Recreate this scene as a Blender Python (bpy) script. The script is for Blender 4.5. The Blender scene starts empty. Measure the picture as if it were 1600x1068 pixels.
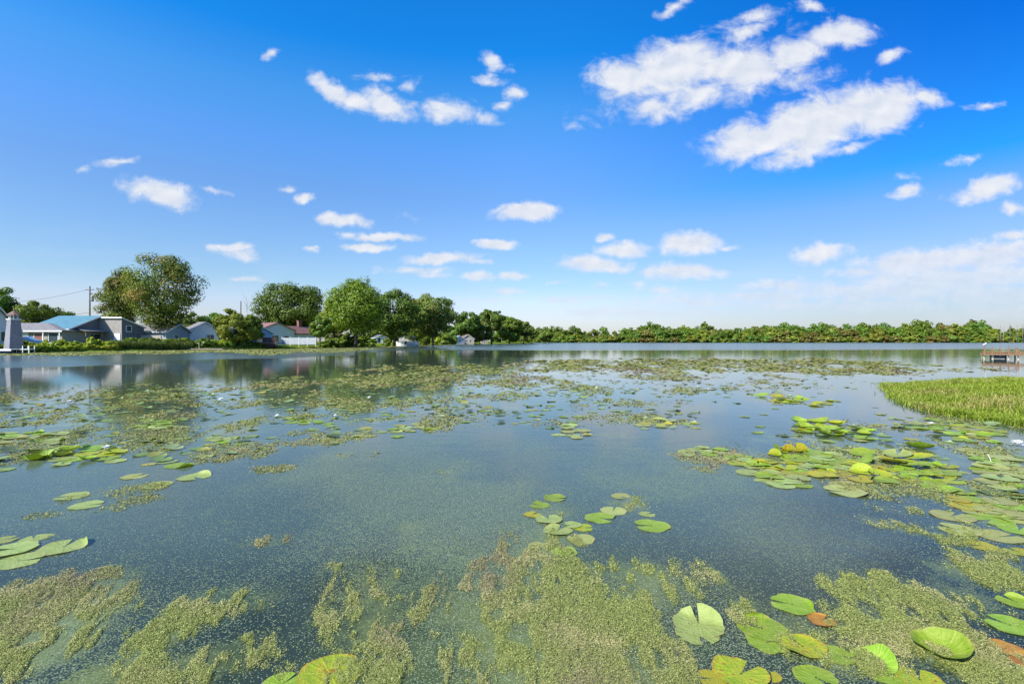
import bpy, math, random
import numpy as np
from mathutils import Vector, Matrix

SC = bpy.context.scene
COL = SC.collection
RAD = math.radians
F, CX, HY, CH = 800.0, 800.0, 533.0, 1.5      # focal length / centre / horizon of the photograph in its pixels, eye height

# ---------------------------------------------------------------- camera
cam_d = bpy.data.cameras.new("camera")
cam_d.lens = 18.0
cam_d.sensor_width = 36.0
cam_d.clip_start = 0.05
cam_d.clip_end = 6000
cam_d.shift_y = -1.0 / 1600
cam = bpy.data.objects.new("camera", cam_d)
cam.location = (0, 0, CH)
cam.rotation_euler = (RAD(90), 0, 0)
COL.objects.link(cam)
SC.camera = cam

# ---------------------------------------------------------------- light and sky
SUN_EL = RAD(40)
_h = Vector((-0.72, -0.69)).normalized()
SUN_DIR = Vector((_h.x * math.cos(SUN_EL), _h.y * math.cos(SUN_EL), math.sin(SUN_EL)))
SUN_AZ = math.atan2(SUN_DIR.x, SUN_DIR.y) % (2 * math.pi)
sun_d = bpy.data.lights.new("sun", 'SUN')
sun_d.energy = 5.0
sun_d.angle = RAD(0.53)
sun_d.color = (1.0, 0.955, 0.88)
sun = bpy.data.objects.new("sun", sun_d)
sun.rotation_euler = (-SUN_DIR).to_track_quat('-Z', 'Y').to_euler()
sun.location = (0, 0, 60)
COL.objects.link(sun)

SC.view_settings.view_transform = 'Standard'
SC.view_settings.look = 'None'
SC.view_settings.gamma = 1
SC.view_settings.use_curve_mapping = False
SC.view_settings.exposure = 0.75

# clouds: where each one floats (photo direction), its width and height, tilt, strength
CLOUDS = [
    (985, 128, 120, 82, 10, 1.0), (1060, 105, 170, 92, -12, 1.15), (1150, 105, 170, 78, -8, 1.05), (1235, 86, 140, 56, -16, 1.0),
    (1310, 53, 130, 44, 2, 1.0), (1180, 26, 100, 28, -16, .72), (1165, 50, 110, 26, -20, .66), (1100, 145, 330, 60, -10, .62),
    (1030, 165, 130, 44, 0, .66), (1250, 125, 120, 40, -14, .55),
    (1180, 222, 160, 62, -14, 1.05), (1270, 196, 220, 84, -18, 1.25), (1372, 168, 160, 84, -6, 1.2), (1150, 205, 90, 40, -20, .8),
    (1240, 240, 170, 44, -10, .8), (1456, 154, 60, 28, 8, .7), (1320, 235, 150, 18, -16, .55),
    (520, 140, 84, 32, 26, 1.0), (560, 160, 80, 30, 16, .9), (605, 165, 90, 46, 22, 1.05), (590, 122, 70, 16, 8, .5), (635, 135, 36, 24, 0, .55),
    (705, 172, 110, 38, 6, .85), (750, 180, 60, 26, 6, .62), (775, 98, 44, 26, 30, .68), (770, 127, 50, 18, 5, .78), (806, 145, 32, 24, 30, .8), (790, 165, 36, 16, 0, .5),
    (425, 82, 38, 18, -24, .7), (1390, 90, 42, 24, -32, .62), (1533, 168, 54, 14, -10, .62), (190, 254, 60, 14, -6, .62), (135, 266, 26, 12, 0, .5),
    (1052, 12, 60, 20, -28, .62), (1268, 10, 60, 18, 12, .66), (1505, 252, 70, 12, -14, .42),
    (250, 303, 140, 36, 11, 1.05), (205, 288, 60, 16, 0, .55), (337, 300, 56, 11, 10, .65), (445, 293, 36, 14, 4, .6), (476, 310, 34, 18, 0, .8), (895, 200, 30, 16, 0, .4),
    (823, 330, 106, 26, 0, 1.1), (535, 344, 78, 20, 3, 1.0), (595, 370, 124, 16, 0, 1.05), (570, 387, 98, 16, -2, 1.0), (640, 340, 50, 14, 10, .42), (490, 386, 28, 10, 0, .65),
    (770, 382, 68, 16, 2, 1.05), (690, 405, 130, 20, -6, 1.0), (650, 424, 120, 14, 2, .72), (680, 432, 80, 10, 5, .5), (742, 433, 62, 18, -3, .95), (803, 432, 44, 15, 2, .85), (745, 406, 60, 9, 0, .5),
    (925, 413, 140, 26, 3, 1.05), (955, 421, 90, 18, 3, .9), (1080, 381, 108, 40, -2, 1.12), (1140, 386, 30, 12, 0, .5), (985, 392, 90, 26, 0, 1.0), (950, 369, 34, 14, 0, .8), (1065, 425, 126, 30, -2, 1.12),
    (1277, 398, 110, 32, -12, 1.05), (1540, 295, 110, 34, -13, 1.0), (1412, 300, 62, 26, -8, .9), (1405, 280, 60, 12, -6, .45), (1590, 325, 40, 22, 0, .7), (1585, 367, 60, 18, -6, .9),
    (355, 385, 70, 14, 0, .85), (370, 396, 90, 18, 8, .5), (385, 437, 70, 10, 0, .72), (1030, 455, 90, 10, 0, .5), (940, 448, 50, 11, 0, .6), (1000, 448, 60, 11, 0, .5),
    (1340, 424, 100, 22, 0, .9), (1440, 410, 260, 44, -4, 1.0), (1540, 400, 240, 48, -8, 1.1), (1500, 436, 360, 40, -2, 1.15), (1560, 460, 280, 34, 0, 1.1), (1400, 455, 340, 32, 0, 1.05),
    (1220, 446, 200, 20, -1, .8), (1180, 462, 280, 22, 0, .75), (1080, 472, 240, 18, 0, .72), (1350, 478, 420, 22, 0, .75), (1560, 488, 300, 24, 0, .75), (900, 466, 200, 14, 0, .55),
    (1000, 488, 360, 16, 0, .6), (800, 455, 110, 12, 0, .62), (760, 470, 140, 10, 0, .5), (560, 470, 100, 8, 0, .4), (870, 440, 60, 9, 0, .5),
]
SKY_STRENGTH = 0.083
world = bpy.data.worlds.new("World")
SC.world = world
world.use_nodes = True
wt = world.node_tree
wt.nodes.clear()


class NT:
    """small helper round a node tree"""
    def __init__(self, tree): self.t = tree
    def n(self, kind, **kw):
        nd = self.t.nodes.new(kind)
        for k, v in kw.items(): setattr(nd, k, v)
        return nd
    def put(self, sock, v):
        if isinstance(v, bpy.types.NodeSocket): self.t.links.new(v, sock)
        else: sock.default_value = v
    def math(self, op, a, b=None, c=None, clamp=False):
        nd = self.n('ShaderNodeMath', operation=op, use_clamp=clamp)
        self.put(nd.inputs[0], a)
        if b is not None: self.put(nd.inputs[1], b)
        if c is not None: self.put(nd.inputs[2], c)
        return nd.outputs[0]
    def vec(self, op, a, b=None):
        nd = self.n('ShaderNodeVectorMath', operation=op)
        self.put(nd.inputs[0], a)
        if b is not None: self.put(nd.inputs[1], b)
        return nd.outputs['Value'] if op in ('LENGTH', 'DOT_PRODUCT') else nd.outputs['Vector']
    def rng(self, v, a, b, c=0.0, d=1.0, smooth=True):
        nd = self.n('ShaderNodeMapRange', interpolation_type='SMOOTHSTEP' if smooth else 'LINEAR')
        self.put(nd.inputs[0], v)
        for i, x in enumerate((a, b, c, d)): self.put(nd.inputs[1 + i], x)
        return nd.outputs[0]
    def mix(self, f, a, b, mode='MIX'):
        nd = self.n('ShaderNodeMix', data_type='RGBA', blend_type=mode)
        self.put(nd.inputs[0], f); self.put(nd.inputs[6], a); self.put(nd.inputs[7], b)
        return nd.outputs[2]
    def noise(self, vec, scale, detail=4, rough=.55, dist=0, out='Fac', dims='3D'):
        nd = self.n('ShaderNodeTexNoise', noise_dimensions=dims)
        if vec is not None: self.put(nd.inputs['Vector'], vec)
        nd.inputs['Scale'].default_value = scale; nd.inputs['Detail'].default_value = detail
        nd.inputs['Roughness'].default_value = rough; nd.inputs['Distortion'].default_value = dist
        return nd.outputs[out]
    def ramp(self, f, stops):
        nd = self.n('ShaderNodeValToRGB')
        el = nd.color_ramp.elements
        while len(el) < len(stops): el.new(0.5)
        for e, (p, c) in zip(el, stops): e.position = p; e.color = (*c, 1)
        self.put(nd.inputs[0], f)
        return nd.outputs[0]


def build_world():
    N = NT(wt)
    tc = N.n('ShaderNodeTexCoord')
    d = N.vec('NORMALIZE', tc.outputs['Generated'])
    sky = N.n('ShaderNodeTexSky', sky_type='NISHITA')
    sky.sun_disc = False
    sky.sun_elevation = SUN_EL
    sky.sun_rotation = SUN_AZ
    sky.altitude = 200
    sky.air_density = 1.0
    sky.dust_density = 0.6
    sky.ozone_density = 2.0
    sep = N.n('ShaderNodeSeparateXYZ'); N.put(sep.inputs[0], d)
    x, y, z = sep.outputs
    # grade by elevation, the same all the way round (clear, deeply saturated late-summer sky)
    zc = N.math('MAXIMUM', z, 0.0)
    zr = N.math('MULTIPLY', zc, 1.25)
    toward = N.rng(N.vec('DOT_PRODUCT', d, (-.95, -.3, 0)), -.88, -.25)          # deepest blue is found away from the sun
    grade = N.mix(toward, N.ramp(zr, SKY_AWAY), N.ramp(zr, SKY_NEAR))
    base = N.mix(1.0, sky.outputs[0], grade, 'MULTIPLY')
    # clouds
    ys = N.math('MAXIMUM', y, 0.02)
    cmb = N.n('ShaderNodeCombineXYZ')
    N.put(cmb.inputs[0], N.math('DIVIDE', x, ys)); N.put(cmb.inputs[1], N.math('DIVIDE', z, ys))
    uv = cmb.outputs[0]
    w1 = N.noise(uv, 9, 3, .5, 0, 'Color', '2D')
    w = N.vec('MULTIPLY', N.vec('SUBTRACT', w1, (.5, .5, .5)), (.05, .022, 0))
    w2 = N.vec('MULTIPLY', N.vec('SUBTRACT', N.noise(uv, 40, 3, .55, 0, 'Color', '2D'), (.5, .5, .5)), (.02, .012, 0))
    p = N.vec('ADD', uv, N.vec('ADD', w, w2))
    acc = None
    for (px, py, cw, ch, tilt, s) in CLOUDS:
        m = N.n('ShaderNodeMapping', vector_type='TEXTURE')
        if acc is None: N.put(m.inputs['Vector'], p)
        else:                                   # worked out one after the other, so that few values are held at a time
            ma = N.n('ShaderNodeVectorMath', operation='MULTIPLY_ADD')
            N.put(ma.inputs[0], acc); ma.inputs[1].default_value = (1e-7, 1e-7, 0); N.put(ma.inputs[2], p)
            N.put(m.inputs['Vector'], ma.outputs[0])
        m.inputs['Location'].default_value = ((px - CX) / F, (HY - py) / F, 0)
        m.inputs['Rotation'].default_value = (0, 0, RAD(-tilt))
        m.inputs['Scale'].default_value = (cw * .62 / F, ch * .66 / F, 1)
        v = N.math('MULTIPLY_ADD', N.vec('LENGTH', m.outputs[0]), -s, s)
        acc = v if acc is None else N.math('MAXIMUM', acc, v)
    acc = N.math('MAXIMUM', acc, -0.6)
    fb_v = N.vec('MULTIPLY', uv, (1, 1.5, 1))
    fb = N.noise(fb_v, 16, 9, .62, .25, 'Fac', '2D')
    # everywhere outside the photographed part the same kind of scattered cumulus goes on
    zs = N.math('ADD', N.math('MAXIMUM', z, 0.0), 0.12)
    c2 = N.n('ShaderNodeCombineXYZ')
    N.put(c2.inputs[0], N.math('DIVIDE', x, zs)); N.put(c2.inputs[1], N.math('DIVIDE', y, zs))
    big = N.noise(c2.outputs[0], 1.3, 6, .55, .1, 'Fac', '2D')
    gate = N.math('MAXIMUM', N.rng(y, .52, .36), N.rng(z, .56, .68))
    other = N.math('MULTIPLY', N.rng(big, .56, .8, 0, 1.1, False), gate)
    acc = N.math('MAXIMUM', acc, N.math('SUBTRACT', other, N.math('SUBTRACT', 1.0, gate)))
    dens = N.math('ADD', acc, N.math('MULTIPLY', N.math('SUBTRACT', fb, .52), 1.25))
    mask = N.rng(dens, -.02, .70)
    # thin veil low over the horizon
    fb2 = N.noise(N.vec('MULTIPLY', uv, (1, 5, 1)), 5, 6, .6, .2, 'Fac', '2D')
    veil = N.math('MULTIPLY', N.rng(fb2, .42, .75), N.rng(z, .2, .03, 0, .16))
    mask = N.math('MAXIMUM', mask, veil)
    mask = N.math('MULTIPLY', mask, N.rng(z, -.01, .012))
    mask = N.math('MULTIPLY', mask, N.rng(z, .0, .17, .45, .97))
    # relief: a cloud is a little greyer where the side away from the sun thickens
    fb_s = N.noise(N.vec('ADD', fb_v, (.010, -.016, 0)), 16, 5, .55, .25, 'Fac', '2D')
    fb_l = N.noise(fb_v, 16, 5, .55, .25, 'Fac', '2D')
    rel = N.math('MULTIPLY_ADD', N.math('SUBTRACT', fb_l, fb_s), 1.1, .5, clamp=True)
    k = CLOUD_LEVEL / SKY_STRENGTH
    ccol = N.mix(rel, (.64 * k, .72 * k, .86 * k, 1), (.97 * k, .97 * k, .99 * k, 1))
    ccol = N.mix(N.rng(z, .16, .0, 0, .6), ccol, (.60 * k, .71 * k, .87 * k, 1))        # low clouds lie in the haze of the horizon
    col = N.mix(mask, base, ccol)
    bg = N.n('ShaderNodeBackground')
    N.put(bg.inputs[0], col)
    bg.inputs[1].default_value = SKY_STRENGTH
    out = N.n('ShaderNodeOutputWorld')
    wt.links.new(bg.outputs[0], out.inputs[0])


SKY_NEAR = [(0.0, (.80, .84, 1.06)), (.05, (.95, .93, 1.14)), (.094, (1.03, 1.01, 1.21)), (.133, (.87, 1.0, 1.14)), (.34, (.72, 1.06, 1.45)), (.425, (.62, 1.17, 1.75)), (.517, (.42, 1.25, 1.85)), (.611, (.08, 1.1, 2.0)), (1.0, (.06, .9, 1.9))]
SKY_AWAY = [(0.0, (.58, .60, .77)), (.06, (.61, .64, .80)), (.15, (.72, .77, .98)), (.27, (.52, .80, 1.18)), (.336, (.10, .78, 1.43)), (.535, (0.01, .56, 1.48)), (1.0, (.01, .5, 1.4))]
CLOUD_LEVEL = 0.585
build_world()
world.cycles.sampling_method = 'MANUAL'
world.cycles.sample_map_resolution = 512

# ---------------------------------------------------------------- helpers: noise, meshes, materials, naming
def vnoise(x, y, seed=0):
    xi = np.floor(x).astype(np.int64); yi = np.floor(y).astype(np.int64)
    fx = x - xi; fy = y - yi
    fx = fx * fx * (3 - 2 * fx); fy = fy * fy * (3 - 2 * fy)
    def h(a, b):
        n = (a * 374761393 + b * 668265263 + seed * 974634777) & 0x7fffffff
        n = ((n ^ (n >> 13)) * 1274126177) & 0x7fffffff
        n = (n ^ (n >> 16)) & 0xffff
        return n / 65535.0
    return (h(xi, yi) * (1 - fx) + h(xi + 1, yi) * fx) * (1 - fy) + (h(xi, yi + 1) * (1 - fx) + h(xi + 1, yi + 1) * fx) * fy


def fbm(x, y, seed=0, octv=5, gain=.55):
    x = np.asarray(x, float); y = np.asarray(y, float)
    s = np.zeros(np.broadcast(x, y).shape); a = 1.0; t = 0
    for i in range(octv):
        s += a * vnoise(x * 2 ** i + 17.3 * i, y * 2 ** i - 9.1 * i, seed + i); t += a; a *= gain
    return s / t


def sstep(a, b, v):
    t = np.clip((v - a) / (b - a), 0, 1)
    return t * t * (3 - 2 * t)


def np_mesh(name, V, Fc, mats, midx=None, smooth=False):
    V = np.asarray(V, np.float32); Fc = np.asarray(Fc, np.int32)
    me = bpy.data.meshes.new(name)
    k = Fc.shape[1]
    me.vertices.add(len(V)); me.vertices.foreach_set('co', V.ravel())
    me.loops.add(Fc.size); me.loops.foreach_set('vertex_index', Fc.ravel())
    me.polygons.add(len(Fc))
    me.polygons.foreach_set('loop_start', np.arange(0, Fc.size, k, dtype=np.int32))
    me.polygons.foreach_set('loop_total', np.full(len(Fc), k, np.int32))
    if midx is not None: me.polygons.foreach_set('material_index', np.asarray(midx, np.int32))
    me.polygons.foreach_set('use_smooth', np.full(len(Fc), smooth, bool))
    for m in (mats if isinstance(mats, (list, tuple)) else [mats]): me.materials.append(m)
    me.update(calc_edges=True)
    return me


def link(name, me, parent=None, loc=None, rot=None, scale=None):
    o = bpy.data.objects.new(name, me)
    COL.objects.link(o)
    if parent is not None: o.parent = parent
    if loc is not None: o.location = loc
    if rot is not None: o.rotation_euler = rot
    if scale is not None: o.scale = scale
    return o


def tag(o, label=None, cat=None, group=None, kind=None):
    if label: o['label'] = label
    if cat: o['category'] = cat
    if group: o['group'] = group
    if kind: o['kind'] = kind
    return o


ORD = "first second third fourth fifth sixth seventh eighth ninth tenth eleventh twelfth thirteenth fourteenth fifteenth sixteenth seventeenth eighteenth nineteenth twentieth".split()
PENDING = {}
def later(o, base, cat, group, px):
    """label to be completed with an ordinal among its look-alikes, counted from the left"""
    o['category'] = cat; o['group'] = group
    PENDING.setdefault(base, []).append((px, o))
def settle_labels():
    for base, lst in PENDING.items():
        lst.sort(key=lambda t: t[0]); n = len(lst)
        for i, (_, o) in enumerate(lst):
            if n == 1: o['label'] = base
            elif n == 2: o['label'] = base + (", left of two", ", right of two")[i]
            elif i == 0: o['label'] = base + ", leftmost"
            elif i == n - 1: o['label'] = base + ", rightmost"
            elif i < 20: o['label'] = base + f", {ORD[i]} from left"
            elif n - 1 - i < 20: o['label'] = base + f", {ORD[n - 1 - i]} from right"
            else: o['label'] = base


class MB:
    """collects pieces of geometry into one mesh"""
    def __init__(self): self.v = []; self.f = []; self.mi = []
    def add(self, vs, fs, m=0):
        k = len(self.v); self.v += [tuple(v) for v in vs]; self.f += [tuple(i + k for i in f) for f in fs]; self.mi += [m] * len(fs)
    def box(self, x0, x1, y0, y1, z0, z1, m=0):
        self.add([(x0, y0, z0), (x1, y0, z0), (x1, y1, z0), (x0, y1, z0), (x0, y0, z1), (x1, y0, z1), (x1, y1, z1), (x0, y1, z1)],
                 [(0, 3, 2, 1), (4, 5, 6, 7), (0, 1, 5, 4), (1, 2, 6, 5), (2, 3, 7, 6), (3, 0, 4, 7)], m)
    def tube(self, pts, rads, n=8, m=0, cap=True):
        rings = []; base = len(self.v)
        pts = [Vector(p) for p in pts]
        for i, p in enumerate(pts):
            t = (pts[min(i + 1, len(pts) - 1)] - pts[max(i - 1, 0)])
            t = t.normalized() if t.length > 1e-9 else Vector((0, 0, 1))
            a = t.cross(Vector((0, 0, 1)) if abs(t.z) < .9 else Vector((1, 0, 0))).normalized(); b = t.cross(a)
            r = rads[i] if isinstance(rads, (list, tuple)) else rads
            r = r if isinstance(r, tuple) else (r, r)
            for k in range(n):
                q = 2 * math.pi * k / n
                self.v.append(tuple(p + a * math.cos(q) * r[0] + b * math.sin(q) * r[1]))
            rings.append(base + i * n)
        for i in range(len(pts) - 1):
            for k in range(n):
                k2 = (k + 1) % n
                self.f.append((rings[i] + k, rings[i] + k2, rings[i + 1] + k2, rings[i + 1] + k)); self.mi.append(m)
        if cap:
            self.f.append(tuple(rings[0] + k for k in reversed(range(n)))); self.mi.append(m)
            self.f.append(tuple(rings[-1] + k for k in range(n))); self.mi.append(m)
    def slab(self, quad, t, m=0):
        a, b, c, d = [Vector(q) for q in quad]
        nrm = (b - a).cross(d - a).normalized() * t
        vs = [a, b, c, d, a + nrm, b + nrm, c + nrm, d + nrm]
        self.add(vs, [(0, 3, 2, 1), (4, 5, 6, 7), (0, 1, 5, 4), (1, 2, 6, 5), (2, 3, 7, 6), (3, 0, 4, 7)], m)
    def lathe(self, prof, n=12, m=0, cx=0, cy=0):
        base = len(self.v)
        for (r, z) in prof:
            for k in range(n):
                q = 2 * math.pi * k / n
                self.v.append((cx + r * math.cos(q), cy + r * math.sin(q), z))
        for i in range(len(prof) - 1):
            for k in range(n):
                k2 = (k + 1) % n
                self.f.append((base + i * n + k, base + i * n + k2, base + (i + 1) * n + k2, base + (i + 1) * n + k)); self.mi.append(m)
        self.f.append(tuple(base + k for k in reversed(range(n)))); self.mi.append(m)
        self.f.append(tuple(base + (len(prof) - 1) * n + k for k in range(n))); self.mi.append(m)
    def mesh(self, name, mats, smooth=False):
        me = bpy.data.meshes.new(name)
        me.from_pydata(self.v, [], self.f)
        for mm in (mats if isinstance(mats, (list, tuple)) else [mats]): me.materials.append(mm)
        me.polygons.foreach_set('material_index', self.mi)
        me.polygons.foreach_set('use_smooth', [smooth] * len(self.f))
        me.update()
        return me
    def obj(self, name, mats, parent=None, smooth=False, **kw):
        return link(name, self.mesh(name, mats, smooth), parent, **kw)


def new_mat(name):
    m = bpy.data.materials.new(name); m.use_nodes = True
    m.node_tree.nodes.clear()
    N = NT(m.node_tree)
    out = N.n('ShaderNodeOutputMaterial')
    return m, N, out


def c4(c): return (*c, 1.0)


def paint(name, col, rough=.6, var=.12, scale=6, bump=0.0, bscale=30, wave=None, spec=.4, metal=0.0):
    """solid surface with uneven weathering; wave=(axis, per metre, depth) adds laps or ribs of relief"""
    m, N, out = new_mat(name)
    tc = N.n('ShaderNodeTexCoord'); P = tc.outputs['Object']
    f = N.noise(P, scale, 6, .6, .3)
    dark = tuple(c * (1 - var * 2) for c in col); lite = tuple(min(.9, c * (1 + var)) for c in col)
    colr = N.mix(N.rng(f, .3, .7), c4(dark), c4(lite))
    b = N.n('ShaderNodeBsdfPrincipled')
    N.put(b.inputs['Base Color'], colr)
    b.inputs['Roughness'].default_value = rough
    b.inputs['Specular IOR Level'].default_value = spec
    b.inputs['Metallic'].default_value = metal
    h = None
    if bump: h = N.math('MULTIPLY', N.noise(P, bscale, 5, .6), bump)
    if wave:
        sp = N.n('ShaderNodeSeparateXYZ'); N.put(sp.inputs[0], P)
        fr = N.math('FRACT', N.math('MULTIPLY', sp.outputs[wave[0]], wave[1]))
        hw = N.math('MULTIPLY', fr, wave[2])
        h = hw if h is None else N.math('ADD', h, hw)
    if h is not None:
        bp = N.n('ShaderNodeBump'); bp.inputs['Strength'].default_value = .8; bp.inputs['Distance'].default_value = 1.0
        N.put(bp.inputs['Height'], h); N.put(b.inputs['Normal'], bp.outputs[0])
    m.node_tree.links.new(b.outputs[0], out.inputs[0])
    return m


def leafy(name, a, b, third=None, amount=.3, pscale=.25, trans=.3, gloss=.015):
    """foliage: each leaf clump its own tint between a and b; third = colour of turning patches"""
    m, N, out = new_mat(name)
    geo = N.n('ShaderNodeNewGeometry')
    tc = N.n('ShaderNodeTexCoord')
    r = geo.outputs['Random Per Island']
    col = N.mix(r, c4(a), c4(b))
    oi = N.n('ShaderNodeObjectInfo')
    if third:
        nz = N.noise(tc.outputs['Object'], pscale, 3, .6)
        f = N.math('ADD', nz, N.math('MULTIPLY', N.math('SUBTRACT', r, .5), .22))
        col = N.mix(N.rng(f, .62 - amount * .3, .78 - amount * .3), col, c4(third))
    hs = N.n('ShaderNodeHueSaturation')
    N.put(hs.inputs['Color'], col)
    N.put(hs.inputs['Hue'], N.math('MULTIPLY_ADD', oi.outputs['Random'], .03, .485))
    N.put(hs.inputs['Value'], N.math('MULTIPLY_ADD', oi.outputs['Random'], .35, .85))
    col = hs.outputs[0]
    d = N.n('ShaderNodeBsdfDiffuse'); N.put(d.inputs[0], col)
    t = N.n('ShaderNodeBsdfTranslucent'); N.put(t.inputs[0], N.mix(1.0, col, (1.3, 1.3, .5, 1), 'MULTIPLY'))
    mx = N.n('ShaderNodeMixShader'); mx.inputs[0].default_value = trans
    N.t.links.new(d.outputs[0], mx.inputs[1]); N.t.links.new(t.outputs[0], mx.inputs[2])
    g = N.n('ShaderNodeBsdfGlossy'); g.inputs['Roughness'].default_value = .45; g.inputs[0].default_value = (.9, .95, .9, 1)
    m2 = N.n('ShaderNodeMixShader'); m2.inputs[0].default_value = gloss
    N.t.links.new(mx.outputs[0], m2.inputs[1]); N.t.links.new(g.outputs[0], m2.inputs[2])
    N.t.links.new(m2.outputs[0], out.inputs[0])
    return m


def world_at(px, py, z=0.0):
    Y = (CH - z) * F / (py - HY)
    return (px - CX) / F * Y, Y
def X_at(px, Y): return (px - CX) / F * Y
def Z_at(py, Y): return CH - (py - HY) / F * Y


M = {}
M['ground'] = None
def ground_material():
    m, N, out = new_mat('grassy ground')
    P = N.n('ShaderNodeNewGeometry').outputs['Position']
    f = N.noise(P, .35, 8, .65); g = N.noise(P, 6, 4, .6)
    col = N.mix(N.rng(f, .35, .7), (.10, .16, .018, 1), (.17, .215, .03, 1))
    col = N.mix(N.rng(g, .55, .8, 0, .5), col, (.17, .14, .06, 1))
    b = N.n('ShaderNodeBsdfDiffuse'); N.put(b.inputs[0], col)
    bp = N.n('ShaderNodeBump'); bp.inputs['Strength'].default_value = .9; bp.inputs['Distance'].default_value = .2
    N.put(bp.inputs['Height'], g); N.put(b.inputs['Normal'], bp.outputs[0])
    N.t.links.new(b.outputs[0], out.inputs[0])
    return m
M['ground'] = ground_material()

# ---------------------------------------------------------------- ground with the hollow of the lake
OUTLINE = [(-5, -1.2), (-40, -6), (-75, 10), (-72, 45), (-64, 62), (-58.6, 75), (-54, 92), (-46, 104), (-41, 111), (-39.5, 140), (-38.5, 171),
           (-30, 240), (-8, 320), (15, 400), (18, 470), (30, 600), (200, 605), (400, 600), (600, 590), (760, 560), (700, 450), (400, 280),
           (200, 150), (75, 62), (48, 36), (20, 3), (5, -1.2)]
LC = np.array((60.0, 120.0))
_o = np.array(OUTLINE, float)
_cl = np.vstack([_o, _o[:1]])
_dense = np.vstack([_cl[i] + (_cl[i + 1] - _cl[i]) * np.linspace(0, 1, 26, endpoint=False)[:, None] for i in range(len(_o))])
_dd = _dense - LC
_len = np.linalg.norm(_dd, axis=1)
_un = _dd / _len[:, None]
_wob = (fbm(_dense[:, 0] * .12, _dense[:, 1] * .12, 3, 4) - .5) * np.clip(np.hypot(_dense[:, 0], _dense[:, 1]) * .02, 0, 1.6)
SHORE = LC + _un * (_len + _wob)[:, None]
nsh = len(SHORE)
rings = [(None, -1.4), (.93, -1.4), ('o', -2.0, -.6), ('o', 0, -.06), ('o', .5, .16), ('o', 2.0, .42), ('o', 8, .72), ('o', 20, .9), ('o', 60, 1.2), ('o', 200, 1.6), ('o', 900, 2.0), ('o', 3200, 2.5)]
V = [(*LC, -1.4)]; Fq = []
ring_id = []
for r in rings[1:]:
    if r[0] == 'o':
        pts = SHORE + _un * r[1]; z = r[2]
    else:
        pts = LC + (SHORE - LC) * r[0]; z = r[1]
    ring_id.append(len(V))
    zz = z + (fbm(pts[:, 0] * .2, pts[:, 1] * .2, 8, 3) - .5) * min(.25, abs(z) * .35)
    V += [(p[0], p[1], q) for p, q in zip(pts, zz)]
gf = [(0, ring_id[0] + (i + 1) % nsh, ring_id[0] + i) for i in range(nsh)]
for a, b in zip(ring_id[:-1], ring_id[1:]):
    for i in range(nsh):
        j = (i + 1) % nsh
        gf.append((a + i, a + j, b + j, b + i))
gm = bpy.data.meshes.new('ground'); gm.from_pydata([tuple(map(float, v)) for v in V], [], gf); gm.materials.append(M['ground'])
gm.polygons.foreach_set('use_smooth', [True] * len(gf)); gm.update()
tag(link('ground', gm), kind='structure')

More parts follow.
